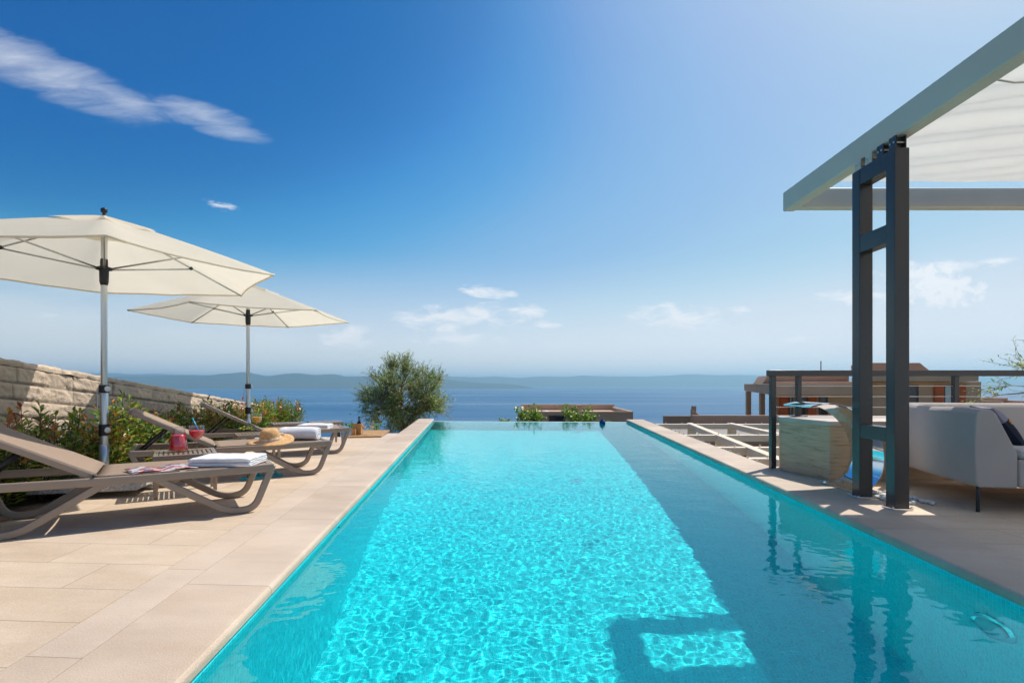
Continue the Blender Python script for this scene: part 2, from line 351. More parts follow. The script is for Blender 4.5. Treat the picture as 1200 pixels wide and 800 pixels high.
def tag(o, label=None, cat=None, group=None, kind=None):
    if label: o['label'] = label
    if cat: o['category'] = cat
    if group: o['group'] = group
    if kind: o['kind'] = kind
    return o
def empty(name, label, cat, loc=(0, 0, 0), rz=0, group=None):
    o = bpy.data.objects.new(name, None); COL.objects.link(o); o.location = loc; o.rotation_euler = (0, 0, rz); o.empty_display_size = .1
    return tag(o, label, cat, group)
def copy_tree(o, parent=None, label=None):
    c = o.copy(); COL.objects.link(c)
    if parent: c.parent = parent
    if label: c['label'] = label
    for ch in [x for x in bpy.data.objects if x.parent == o]: copy_tree(ch, c)
    return c
H = .95
def P(px, py, z):                       # where a line of sight of the photograph meets the level z
    Y = 640*(H-z)/(py-450); return Vector(((px-600)/640*Y, Y, z))
def arc(c, r, a0, a1, n=5): return [(c[0]+r*math.cos(R(a0+(a1-a0)*i/n)), c[1]+r*math.sin(R(a0+(a1-a0)*i/n))) for i in range(n+1)]
def fillet(pts, r=.05, n=4):
    out = [pts[0]]
    for i in range(1, len(pts)-1):
        p, a, b = Vector(pts[i]), Vector(pts[i-1]), Vector(pts[i+1])
        ra = min(r, (a-p).length*.45, (b-p).length*.45); s, e = p+(a-p).normalized()*ra, p+(b-p).normalized()*ra
        for k in range(n+1):
            t = k/n; q = s*(1-t)**2+p*2*t*(1-t)+e*t*t; out.append((q.x, q.y))
    return out+[pts[-1]]

# ------------------------------------------------------------------ setting: pool, paving, land, sea
xl = lambda y: -1.077-.0815*(y-1.737)      # left inner edge of the pool
xr = lambda y: 2.31+.064*(y-2.46)          # right inner edge
Y0, DEP, WZ = .35, -1.72, -.07
yf = lambda x: 14.9-.07*(x+2.1)            # far (overflow) edge
FL = (xl(14.9), yf(xl(14.9))); FR = (xr(14.53), yf(xr(14.53)))
b = MB()
c = [(xl(Y0), Y0), (xr(Y0), Y0), FR, FL]
lo = [(x, y, DEP) for x, y in c]; tops = [-.055, -.055, -.055, -.055]
b.add(lo, [(0, 1, 2, 3)])
for i, (p, q) in enumerate(((0, 1), (1, 2), (3, 0))):
    b.add([lo[p], lo[q], (*c[q], -.052), (*c[p], -.052)], [(0, 1, 2, 3)])
b.add([lo[2], lo[3], (*c[3], WZ-.004), (*c[2], WZ-.004)], [(0, 1, 2, 3)])
basin = tag(b.build('pool_basin', M['mosaic']), kind='structure'); basin.cycles.is_caustics_receiver = True
# overflow rim
b = MB(); b.prism([(0, -.4), (.16, -.4), (.16, WZ+.004), (0, WZ+.004)], (FL[0], FL[1]+.002, 0), (.02, 1, 0), (0, 0, 1), (FR[0]-FL[0], FR[1]-FL[1], 0))
rim = tag(b.build('pool_rim', mat('pale_rim_tile', (.55, .68, .68), .3), bevel=.01), kind='structure')
# water sheet with real ripples
nx, ny = 290, 1000; v = []; f = []
for j in range(ny+1):
    t = j/ny; t = t*.55+.45*t*t
    for i in range(nx+1):
        u = i/nx
        ye = FL[1]+(FR[1]-FL[1])*u; y = Y0+(ye-Y0)*t
        x = xl(y)+(xr(y)-xl(y))*u
        z = WZ+.0012*noise.noise((x*3.3, y*3.3, .1))+.00060*noise.noise((x*10.3+9, y*11.5, 3.3))+.00058*noise.noise((x*21+9, y*24, 7.3))+.00026*noise.noise((x*36, y*39, 1.3))
        v.append((x, y, z))
for j in range(ny):
    for i in range(nx): a = j*(nx+1)+i; f.append((a, a+1, a+nx+2, a+nx+1))
me = bpy.data.meshes.new('pool_water'); me.from_pydata(v, [], f); me.polygons.foreach_set('use_smooth', [True]*len(f)); me.materials.append(M['water'])
w = bpy.data.objects.new('pool_water', me); COL.objects.link(w); w.cycles.is_caustics_caster = True; tag(w, kind='structure')

TH = .055
def slab(name, poly, mt, z=0., th=TH, bevel=0.):
    b = MB(); b.prism(poly, (0, 0, z-th), (1, 0, 0), (0, 1, 0), (0, 0, th)); return tag(b.build(name, mt, bevel=bevel), kind='structure')
ov = .012
def L_(y, o): return (xl(y)-o, y)
def R_(y, o): return (xr(y)+o, y)
nose = [(.40, -TH), (.40, 0), (.022, 0)]+[(.010-.022*math.sin(R(a)), -.022+.022*math.cos(R(a))) for a in (20, 45, 70, 90)]+[(-.012, -.04), (-.006, -.05), (.0, -TH)]
b = MB(); b.prism(nose, L_(Y0-.5, 0)+(0,), (-1, 0, 0), (0, 0, 1), (xl(15.05)-xl(Y0-.5), 15.05-Y0+.5, 0)); o = tag(b.build('coping_left', M['coping']), kind='structure')
slab('border_left', [L_(-3, .404), L_(10.6, .404), L_(10.6, .61), L_(-3, .61)], M['strip'], z=-.001)
b = MB(); b.prism([(a+.03*(a > .3), z) for a, z in nose], R_(Y0-.5, 0)+(0,), (1, 0, 0), (0, 0, 1), (xr(14.75)-xr(Y0-.5), 14.75-Y0+.5, 0)); tag(b.build('coping_right', M['coping']), kind='structure')
slab('coping_near', [L_(Y0, -.02), L_(Y0-.5, -.02), R_(Y0-.5, -.02), R_(Y0, -.02)], M['coping'], z=-.002)
BE = lambda y: -3.55-.08*(y-4.)            # edge of the planting bed
slab('deck_left', [L_(-3, .614), L_(9.85, .614), (BE(9.85), 9.85), (BE(-3), -3)], M['deck'], z=-.002, th=.1)
slab('deck_right', [R_(-3, .434), (10.5, -3), (10.5, 6.32), R_(6.32, .434)], M['deck'], z=-.002, th=.1)
slab('deck_near', [L_(-3, .40), L_(Y0-.504, .40), R_(Y0-.504, .43), R_(-3, .43)], M['deck'], z=-.004, th=.1)
# masonry below the terrace
b = MB(); b.prism([(xl(15)-.36, 15), (xl(15)-.02, 15), (xl(0)-.02, 0), (xl(0)-.36, 0)], (0, 0, -4), (1, 0, 0), (0, 1, 0), (0, 0, 3.94))
b.prism([(xr(0)+.02, 0), (xr(14.7)+.02, 14.7), (xr(14.7)+.36, 14.7), (xr(0)+.36, 0)], (0, 0, -4), (1, 0, 0), (0, 1, 0), (0, 0, 3.94))
b.prism([(xr(-3)+.5, -3), (xr(6.2)+.45, 6.2), (10.4, 6.2), (10.4, -3)], (0, 0, -4), (1, 0, 0), (0, 1, 0), (0, 0, 3.89))
b.prism([(BE(-3)+.1, -3), (BE(9.7)+.1, 9.7), (xl(9.7)-.6, 9.7), (xl(-3)-.6, -3)], (0, 0, -4), (1, 0, 0), (0, 1, 0), (0, 0, 3.89))
b.prism([(FL[0], FL[1]+.02), (FR[0], FR[1]+.02), (FR[0], FR[1]+.15), (FL[0], FL[1]+.15)], (0, 0, -4), (1, 0, 0), (0, 1, 0), (0, 0, 3.55))
tag(b.build('terrace_base', M['plaster']), kind='structure')
# planting bed
b = MB()
b.grid(30, 120, lambda u, t: ((BE(-3+15.5*t)-.002)-2.6*u, -3+15.5*t, -.03+.03*noise.noise((u*9, t*40, 2))-.02*(u < .02)))
tag(b.build('planting_bed_soil', M['soil'], smooth=True), kind='structure')
# hillside down to the sea, sea, island ridges
def tz(x, y):
    d = max(0, y-13); s = -3.6-.27*d-.0001*d*d*0
    s += .8*noise.noise((x*.05, y*.05, 1))*min(1, d/10)
    return max(s, -112.)
b = MB(); xs = [-900+1800*i/90 for i in range(91)]; ys = [-60, -20, -5, 3, 8, 12]+[14+ (i/60)**1.6*520 for i in range(61)]
b.grid(90, len(ys)-1, lambda u, t: (xs[round(u*90)]*(.15+.85*abs(u*2-1)), ys[round(t*(len(ys)-1))], tz(xs[round(u*90)], ys[round(t*(len(ys)-1))])))
tag(b.build('hillside_ground', M['slope'], smooth=True), kind='structure')
b = MB(); b.add([(-9e4, -2e3, -110), (9e4, -2e3, -110), (9e4, 9e4, -110), (-9e4, 9e4, -110)], [(0, 1, 2, 3)])
tag(b.build('sea_water', M['sea']), kind='structure')
def island(name, dist, depth, keys, amp, seed):
    """keys: (photo x, photo y of the ridge); a ridge rising from the sea and falling off on both sides"""
    b = MB(); n = 170
    def top(px):
        for (a, ya), (c_, yc) in zip(keys, keys[1:]):
            if a <= px <= c_:
                t = (px-a)/(c_-a); t = t*t*(3-2*t); return ya+(yc-ya)*t
        return 455
    a0, a1 = keys[0][0], keys[-1][0]
    prof = [0, .12, .3, .5, .72, .9, 1, .85, .5, 0]
    def fn(u, t):
        px = a0+(a1-a0)*u; k = round(t*9); Y = dist+depth*k/9
        rid = dist+depth*6/9
        h = H+(450-top(px))/640*rid+110
        h *= 1+.0*px
        nz = noise.fractal((px*.03+seed, k*.6, seed), 1, 2, 4)
        z = -112+max(0, h*prof[k]*(1+.10*nz)+amp*nz*(prof[k] > 0)*.3)
        return ((px-600)/640*rid, Y, z)
    b.grid(n, 9, fn); return tag(b.build(name, M['hill'], smooth=True), kind='structure')
island('island_hills', 13500, 3500, [(-500, 447), (-200, 443), (120, 441.5), (215, 440), (280, 436.5), (315, 439), (345, 437), (420, 440), (500, 443), (590, 449), (640, 455.5)], 60, 3.)
island('island_hills', 23000, 4500, [(-700, 438), (60, 437), (130, 437.5), (170, 438.5), (215, 438), (260, 440), (420, 441), (520, 441), (600, 441.5), (690, 440.5), (740, 441), (795, 438.5), (850, 439.5), (930, 440), (1100, 442), (1300, 441), (1800, 440)], 60, 8.)

# ------------------------------------------------------------------ stone garden wall
def stone_wall():
    r = empty('stone_wall', 'rough cut limestone block wall sloping down behind the shrubs', 'wall')
    y0, y1 = 1.0, 12.2; X = lambda y: -4.9-.095*(y-5.2); Z = lambda y: 1.2-.104*(y-5.2)
    Ln = y1-y0; rows = 9; rh = .165; b = MB(); nu = 640; nvr = 9
    rnd = random.Random(3); cols = []
    for k in range(rows):
        xs = [-rnd.random()*.4]
        while xs[-1] < Ln+.5: xs.append(xs[-1]+rnd.uniform(.24, .52))
        cols.append((xs, [rnd.uniform(.78, 1.06) for _ in xs], [rnd.uniform(-.012, .02) for _ in xs]))
    base = (.62, .485, .365)
    vs = []; cs = []; fs = []
    for j in range(rows*nvr+1):
        for i in range(nu+1):
            s = Ln*i/nu; zz = -j/nvr*rh; k = min(rows-1, j//nvr); xs, tint, off = cols[k]
            q = max(m for m in range(len(xs)) if xs[m] <= s)
            dj = min(s-xs[q], xs[q+1]-s); jj = (j % nvr)/nvr; dv = min(jj, 1-jj)*rh
            e = min(dj, dv); j0 = min(1, e/.007)
            y = y0+s; nz = noise.fractal((s*7, zz*7, 3), 1, 2, 5)
            nf = noise.fractal((s*26, zz*26, 9), 1, 2, 3); ch = max(0, noise.noise((s*5, zz*8, 5+q))-.35)*.05
            d = (off[q]*.7+.009*nz+.010*nf-ch+.012)*j0-.008*(1-j0)
            vs.append((X(y)+d, y, Z(y)+zz-.05)); g = tint[q]*(.42+.58*j0); cs.append((base[0]*g, base[1]*g, base[2]*g))
    for j in range(rows*nvr):
        for i in range(nu): a = j*(nu+1)+i; fs.append((a, a+1, a+nu+2, a+nu+1))
    b.v, b.f, b.c = vs, fs, cs
    b.build('stone_face', M['ashlar'], r, tint=True, smooth=True)
    # core and cap stones
    b = MB(); b.prism([(y0, Z(y0)-.06), (y1, Z(y1)-.06), (y1, -3), (y0, -3)], (X(0), 0, 0), (-.095, 1, 0), (0, 0, 1), (-.34, 0, 0))
    b.v = [(x-.035, y, z) for x, y, z in b.v]
    b.build('wall_core', M['conc'], r)
    b = MB(); nseg = 400; prof = [(-.36, -.055), (-.36, .0), (-.2, .01), (0, .005), (.012, -.02), (.0, -.055)]
    vs = []; fs = []; cs = []
    rnd = random.Random(5); cut = [0]
    while cut[-1] < Ln: cut.append(cut[-1]+rnd.uniform(.4, .75))
    tl = [rnd.uniform(.85, 1.08) for _ in cut]
    for i in range(nseg+1):
        s = Ln*i/nseg; y = y0+s; q = max(m for m in range(len(cut)) if cut[m] <= s); near = min(s-cut[q], (cut+[99])[q+1]-s); jn = min(1, near/.02)
        for a, c_ in prof:
            nz = noise.fractal((s*6, a*9, c_*30), 1, 2, 4)
            vs.append((X(y)+a+(.02*nz+.012*jn)*(a > -.3), y, Z(y)+c_+.012*nz-.01*(1-jn)*(c_ > -.03))); g = tl[q]*(.6+.4*jn); cs.append((base[0]*g, base[1]*g, base[2]*g))
    n = len(prof)
    for i in range(nseg):
        for k in range(n-1): fs.append((i*n+k, (i+1)*n+k, (i+1)*n+k+1, i*n+k+1))
    b.v, b.f, b.c = vs, fs, cs
    b.build('cap_stones', M['ashlar'], r, tint=True, smooth=True)
stone_wall()

# ------------------------------------------------------------------ plants
def leaf(b, p, d, n, ln, wd, col, fold=.25, curl=.15):
    """one folded leaf: six points, from p along d, face normal about n"""
    d = d.normalized(); s = d.cross(n)
    if s.length < 1e-4: s = d.cross(Vector((1, 0, .3)))
    s.normalize(); n = s.cross(d).normalized()
    m1 = p+d*ln*.35; m2 = p+d*ln*.7-n*ln*curl*.3; tip = p+d*ln-n*ln*curl
    w1 = s*wd*.5; w2 = s*wd*.4; up = n*wd*fold
    b.add([p, m1+w1+up, m1, m1-w1+up, m2+w2+up*.7, m2, m2-w2+up*.7, tip],
          [(0, 2, 1), (0, 3, 2), (1, 2, 5, 4), (2, 3, 6, 5), (4, 5, 7), (5, 6, 7)], col)
def rcol(rnd, base, v=.25, h=.15):
    k = rnd.uniform(1-v, 1+v); return (base[0]*k*rnd.uniform(1-h, 1+h), base[1]*k, base[2]*k*rnd.uniform(1-h, 1+h))
def make_shrub(seed, height=.9, spread=.42, shoots=30, redness=.35, small=1.):
    rnd = random.Random(seed); lb = MB(); sb = MB()
    greens = [(.09, .18, .025), (.13, .23, .03), (.20, .27, .03), (.06, .13, .02), (.31, .31, .04)]
    reds = [(.30, .07, .03), (.36, .13, .03), (.28, .11, .04), (.42, .22, .03)]
    for k in range(shoots):
        a = rnd.uniform(0, 2*math.pi); q = math.sqrt(rnd.random()); lean = spread*q
        h = height*rnd.uniform(.62, 1.0)*(1-.25*q)
        p0 = Vector((math.cos(a)*lean*.3, math.sin(a)*lean*.3, -.05)); p2 = Vector((math.cos(a)*lean, math.sin(a)*lean, h))
        p1 = Vector((math.cos(a)*lean*.95, math.sin(a)*lean*.95, h*.45))
        pts = []
        for i in range(9):
            t = i/8; pts.append(p0*(1-t)**2+p1*2*t*(1-t)+p2*t*t)
        sb.tube(pts, [.007*(1-.7*i/8) for i in range(9)], 5)
        red = rnd.random() < redness
        nl = int(h/.025); ang = rnd.uniform(0, 6)
        for i in range(nl):
            t = .12+.88*i/max(1, nl-1); ang += 2.4+rnd.uniform(-.4, .4)
            x = t*8; i0 = min(7, int(x)); p = pts[i0].lerp(pts[i0+1], x-i0)
            tang = (pts[i0+1]-pts[i0]).normalized()
            el = R(rnd.uniform(5, 40)+35*max(0, t-.8)/.2)
            side = Vector((math.cos(ang), math.sin(ang), 0))
            d = side*math.cos(el)+tang*math.sin(el)
            ln = rnd.uniform(.08, .125)*small*(.75 if t > .93 else 1); wd = ln*rnd.uniform(.34, .44)
            if (red and t > .78) or rnd.random() < .05: cc = rcol(rnd, rnd.choice(reds))
            else: cc = rcol(rnd, rnd.choice(greens), .35)
            leaf(lb, p+side*.01, d, Vector((0, 0, 1))+side*-.3, ln, wd, cc)
            if rnd.random() < .5 and t < .9:          # side twig leaf further out
                leaf(lb, p+side*rnd.uniform(.05, .12)+tang*rnd.uniform(-.03, .05), d+Vector((rnd.uniform(-.5, .5), rnd.uniform(-.5, .5), rnd.uniform(-.1, .5))), Vector((0, 0, 1)), ln*.9, wd*.9, rcol(rnd, rnd.choice(greens), .35))
    return lb, sb
protos = []
ORD = ['first', 'second', 'third', 'fourth', 'fifth', 'sixth', 'seventh', 'eighth', 'ninth', 'tenth', 'eleventh', 'twelfth', 'thirteenth', 'fourteenth', 'fifteenth', 'sixteenth', 'seventeenth']
spots = []
yy = 3.15
rs = random.Random(12)
while yy < 11.6:
    spots.append((BE(yy)-.5+rs.uniform(-.1, .1), yy)); yy += rs.uniform(.5, .58)
spots = spots[:16]
for i, (x, y) in enumerate(spots):
    lab = f'glossy green shrub with red young leaves, {ORD[i]} from the near end of the bed'
    if i < 4:
        lb, sb = make_shrub(20+i, [.92, 1.0, .9, .97][i], .44)
        r = empty('photinia_shrub', lab, 'shrub', group='shrubs in the bed along the stone wall')
        lb.build('foliage', M['leaf'], r, tint=True); sb.build('stem', M['stem'], r)
        protos.append(r)
    else: r = copy_tree(protos[i % 4], None, lab)
    r.location = (x, y, -.03); r.rotation_euler = (0, 0, rs.uniform(0, 6.28)); s = rs.uniform(.86, 1.0)*(1 if i < 4 else .92)
    if i == 1: s = .95
    r.scale = (s, s, s*rs.uniform(.95, 1.06))
def olive(loc, base_z, crown_c, rad, n_clusters, seed, label, leafscale=1., extra=None, twigs=11):
    rnd = random.Random(seed); r = empty('olive_tree', label, 'tree', loc)
    lb = MB(); tb = MB(); bb = MB()
    cc = Vector(crown_c); tops = []
    z0 = base_z
    fork = Vector((cc.x*.4, cc.y*.4, cc.z-rad[2]*.85))
    tb.tube([(0, 0, z0), (.04, .02, z0*.6+fork.z*.4), (-.03, 0, (z0+fork.z)*.5), fork], [.16, .13, .12, .11], 9)
    limbs = []
    for k in range(7):
        a = k*.9+rnd.uniform(-.3, .3); e = Vector((math.cos(a)*rad[0]*.55, math.sin(a)*rad[1]*.55, rnd.uniform(-.2, .45)*rad[2]))+cc
        m = fork.lerp(e, .5)+Vector((rnd.uniform(-.1, .1), rnd.uniform(-.1, .1), -.12*rad[2]))
        tb.tube([fork, m, e], [.075, .05, .025], 7); limbs.append((m, e))
    cl = []
    while len(cl) < n_clusters:
        v_ = Vector((rnd.uniform(-1, 1), rnd.uniform(-1, 1), rnd.uniform(-1, 1)))
        if v_.length > 1 or v_.length < .3: continue
        if v_.z < -.6 and v_.length > .8 and rnd.random() < .4: continue
        lump = 1+.28*noise.noise((v_*2.1+Vector((seed, 0, 0))))
        if noise.noise(v_*2.6+Vector((0, seed*3., 0))) < -.12: continue
        q = cc+Vector((v_.x*rad[0]*lump, v_.y*rad[1]*lump, v_.z*rad[2]*lump)); cl.append((q, v_))
    if extra: cl += extra
    gre = [(.24, .29, .08), (.30, .35, .12), (.19, .25, .06), (.38, .40, .2), (.13, .17, .05)]
    for q, v_ in cl:
        m, e = min(limbs, key=lambda l: (l[1]-q).length)
        s = m.lerp(e, rnd.uniform(.3, 1)); bb.tube([s, s.lerp(q, .5)+Vector((0, 0, -.04)), q], [.018, .012, .006], 5)
        out = (v_.normalized()+Vector((0, 0, .55))).normalized()
        tone = rnd.uniform(.75, 1.25); fresh = rnd.random() < .25
        for t in range(twigs):
            d = (out+Vector((rnd.gauss(0, .55), rnd.gauss(0, .55), rnd.gauss(0, .45)))).normalized(); ln = rnd.uniform(.22, .56)
            end = q+d*ln
            bb.tube([q, end], [.004, .002], 3, cap=False)
            nl = 11
            for i in range(nl):
                p = q.lerp(end, (i+1)/nl); sgn = 1 if i % 2 else -1
                s_ = d.cross(Vector((rnd.uniform(-1, 1), rnd.uniform(-1, 1), rnd.uniform(-1, 1)))).normalized()
                c0 = rnd.choice(gre); c0 = (c0[0]*tone*1.05, c0[1]*tone*(1.25 if fresh else 1), c0[2]*tone)
                L0 = rnd.uniform(.05, .085)*leafscale
                leaf(lb, p, d*.7+s_*sgn*.8, Vector((rnd.uniform(-1, 1), rnd.uniform(-1, 1), 1)), L0, L0*.24, rcol(rnd, c0, .2), .1, .1)
    tk = tb.build('trunk', M['bark'], r, smooth=True); bb.build('branches', M['bark'], r)
    lb.build('crown', M['olive'], r, tint=True)
    return r
olive((-3.36, 17.0, 0), -5.2, (.0, 0, .52), (1.14, 1.0, 1.08), 215, 4, 'bushy grey-green olive tree beyond the left corner of the pool', 1.15)
# second olive, mostly outside the frame at right; a few sprigs reach into view behind the railing
ex = [(Vector((-.72, -.1, 1.16)), Vector((-1, 0, .5))), (Vector((-.80, 0, .93)), Vector((-1, 0, -.2))), (Vector((-.92, .05, .80)), Vector((-1, 0, -.7)))]
olive((7.75, 7.6, 0), -4, (.55, 0, 1.2), (.8, .8, .75), 30, 9, 'olive sprigs reaching in behind the railing at the far right', .95, ex, twigs=5)

def bush(name, loc, label, rad, seed, stem_to, n=520, cat='shrub'):
    rnd = random.Random(seed); r = empty(name, label, cat, loc); lb = MB(); sb = MB()
    gre = [(.22, .33, .03), (.3, .40, .05), (.15, .25, .03), (.10, .18, .03)]
    for k in range(14):
        v_ = Vector((rnd.gauss(0, .62), rnd.gauss(0, .5), rnd.triangular(-.5, 1.25, .0))); v_ = Vector((v_.x*rad[0], v_.y*rad[1], v_.z*rad[2]))
        pts = [Vector((0, 0, stem_to)), Vector((v_.x*.5, v_.y*.5, -rad[2]*.6)), v_]
        sb.tube(pts, [.03, .014, .005], 5)
        for i in range(n//14):
            p = pts[1].lerp(v_, rnd.uniform(.1, 1.1))+Vector((rnd.gauss(0, .06), rnd.gauss(0, .06), rnd.gauss(0, .05)))
            d = Vector((rnd.gauss(0, 1), rnd.gauss(0, 1), rnd.gauss(.4, .6)))
            L0 = rnd.uniform(.07, .13); leaf(lb, p, d, Vector((rnd.gauss(0, .5), rnd.gauss(0, .5), 1)), L0, L0*.5, rcol(rnd, rnd.choice(gre), .3))
    sb.build('stem', M['stem'], r); lb.build('foliage', M['leaf'], r, tint=True)
bush('garden_bush', (.50, 17, -.06), 'bright green bush beyond the pool rim, left of the dark window', (.46, .4, .40), 5, -4.6, 1000)
bush('garden_bush', (2.15, 17, -.08), 'bright green bush beyond the pool rim in front of the house middle', (.50, .4, .30), 6, -4.6, 900)
bush('garden_bush', (-3.05, 11.6, -.2), 'small bright green plant behind the wine glasses', (.22, .2, .3), 8, -4.0, 500)
bush('garden_bush', (3.0, 17, -.3), 'tiny green sprig beyond the pool rim beside the blue float', (.16, .2, .12), 14, -4.6, 40)

# ------------------------------------------------------------------ sun loungers
LX, LZ, LW = 1.82, .322, .34
def make_lounger(label):
    r = empty('sun_lounger', label, 'sun lounger', group='taupe sun loungers along the deck')
    # side rails, gently bowed
    for sg in (1, -1):
        b = MB(); path = [(.02+(LX-.04)*i/16, LZ-.012*math.sin(math.pi*i/16)) for i in range(17)]
        y0, y1 = (LW-.034, LW) if sg > 0 else (-LW, -LW+.034)
        b.ribbon(path, y0, y1, .056); b.build('side_rail', M['lounger'], r, bevel=.009)
        for end in (0, 1):
            pts = fillet([(.03, LZ+.02), (.155, .022), (.33, .022), (.79, LZ-.01)], .09, 5)
            if end: pts = [(LX-a, z) for a, z in pts]
            b = MB(); k = len(pts); th = [.05]*k
            b.ribbon(pts, y0+.002*sg, y1-.003*sg if sg > 0 else y1-.001, th); b.build('leg', M['lounger'], r, bevel=.009)
    for x in (.035, LX-.035):
        b = MB(); b.box(x-.022, x+.022, -LW+.034, LW-.034, LZ-.018, LZ+.02); b.build('crossbar', M['lounger'], r, bevel=.008)
    hx = 1.12; ph = R(28); bl = .77
    b = MB(); b.grid(16, 8, lambda u, t: (.05+(hx-.06)*u, -LW+.03+(2*LW-.06)*t, LZ+.022-.016*math.sin(math.pi*t)))
    b.build('seat_sling', M['sling'], r, smooth=True, solid=.004)
    # backrest
    back = empty('backrest', None, None); del_keys = None
    bm_ = MB()
    def bp(s, y, o=0): return Vector((hx+s*math.cos(ph)-o*math.sin(ph), y, LZ+.028+s*math.sin(ph)+o*math.cos(ph)))
    fr = MB()
    for sg in (1, -1):
        ya, yb = (LW-.075, LW-.04) if sg > 0 else (-LW+.04, -LW+.075)
        vs = [bp(s, y, o) for s in (-.02, bl) for y, o in ((ya, -.03), (yb, -.03), (yb, .012), (ya, .012))]
        fr.add(vs, [(3, 2, 1, 0), (4, 5, 6, 7), (0, 1, 5, 4), (1, 2, 6, 5), (2, 3, 7, 6), (3, 0, 4, 7)])
    vs = [bp(s, y, o) for s in (bl-.035, bl+.004) for y, o in ((-LW+.04, -.031), (LW-.04, -.031), (LW-.04, .011), (-LW+.04, .011))]
    fr.add(vs, [(3, 2, 1, 0), (4, 5, 6, 7), (0, 1, 5, 4), (1, 2, 6, 5), (2, 3, 7, 6), (3, 0, 4, 7)])
    bpy.data.objects.remove(back)
    back = fr.build('backrest', M['lounger'], r, bevel=.006)
    b = MB(); b.grid(10, 8, lambda u, t: bp(-.01+(bl-.0)*u, -LW+.045+(2*LW-.09)*t, .0135-.012*math.sin(math.pi*t)*math.sin(math.pi*u)))
    b.build('back_sling', M['sling'], back, smooth=True, solid=.004)
    for sg in (1, -1):
        b = MB(); a = bp(.42, sg*(LW-.1), -.035); e = Vector((hx+.62, sg*(LW-.1), LZ-.02))
        b.tube([a, e], .011, 8); b.build('prop', M['blackp'], back, smooth=True)
        b = MB(); b.tube([Vector((hx-.01, sg*(LW+.001), LZ+.03)), Vector((hx-.01, sg*(LW-.06), LZ+.03))], .009, 8); b.build('hinge_pin', M['blackp'], back, smooth=True)
    return r
UL = Vector((-.848, -.53)); UN = Vector((.53, -.848))       # lounger axes on the ground: towards the head, towards the camera
LROT = R(212)
LR = [Vector((-1.96, 4.43)), Vector((-2.09, 6.14)), Vector((-2.41, 7.89))]
l1 = make_lounger('taupe sun lounger nearest the camera with a folded towel and magazine')
l2 = copy_tree(l1, None, 'middle taupe sun lounger holding a straw hat and rolled white towel')
l3 = copy_tree(l1, None, 'farthest taupe sun lounger with only a folded white towel on it')
for o, p in zip((l1, l2, l3), LR): o.location = (p.x, p.y, 0); o.rotation_euler = (0, 0, LROT)
def onL(i, s, lat, z): q = LR[i]+UL*s+UN*lat; return (q.x, q.y, z)
SZ = LZ+.024

# side tables
def make_table(label):
    r = empty('side_table', label, 'side table', group='small taupe side tables'); T = MB(); h = .355; w, d = .235, .215
    T.box(-w, w, -d, -d+.035, h-.035, h); T.box(-w, w, d-.035, d, h-.035, h); T.box(-w, -w+.035, -d+.035, d-.035, h-.035, h); T.box(w-.035, w, -d+.035, d-.035, h-.035, h)
    n = 11
    for i in range(n):
        x = -w+.035+(2*w-.07)*(i+.5)/n; T.box(x-.0125, x+.0125, -d+.035, d-.035, h-.014, h-.003)
    T.build('table_top', M['lounger'], r, bevel=.004)
    for sx in (-1, 1):
        for sy in (-1, 1):
            b = MB(); x, y = sx*(w-.021), sy*(d-.021)
            b.add([(x+a*.014+sx*.004, y+c_*.014+sy*.004, 0) for a, c_ in ((-1, -1), (1, -1), (1, 1), (-1, 1))]+[(x+a*.0205, y+c_*.0205, h-.036) for a, c_ in ((-1, -1), (1, -1), (1, 1), (-1, 1))],
                  [(3, 2, 1, 0), (4, 5, 6, 7), (0, 1, 5, 4), (1, 2, 6, 5), (2, 3, 7, 6), (3, 0, 4, 7)])
            b.build('leg', M['lounger'], r, bevel=.004)
    return r
t1 = make_table('slatted taupe side table holding the red pitcher and red drink')
TP = [(-2.87, 4.80), (-3.10, 6.64), (-3.46, 8.42), (-2.98, 8.72)]
TL = ['slatted taupe side table holding the grapes and orange drink', 'bare taupe side table beyond the hat, close to the shrubs', 'bare taupe side table just behind the farthest towel']
tabs = [t1]+[copy_tree(t1, None, l) for l in TL]
for o, p in zip(tabs, TP): o.location = (*p, 0); o.rotation_euler = (0, 0, LROT+R(180))
TZ = .356

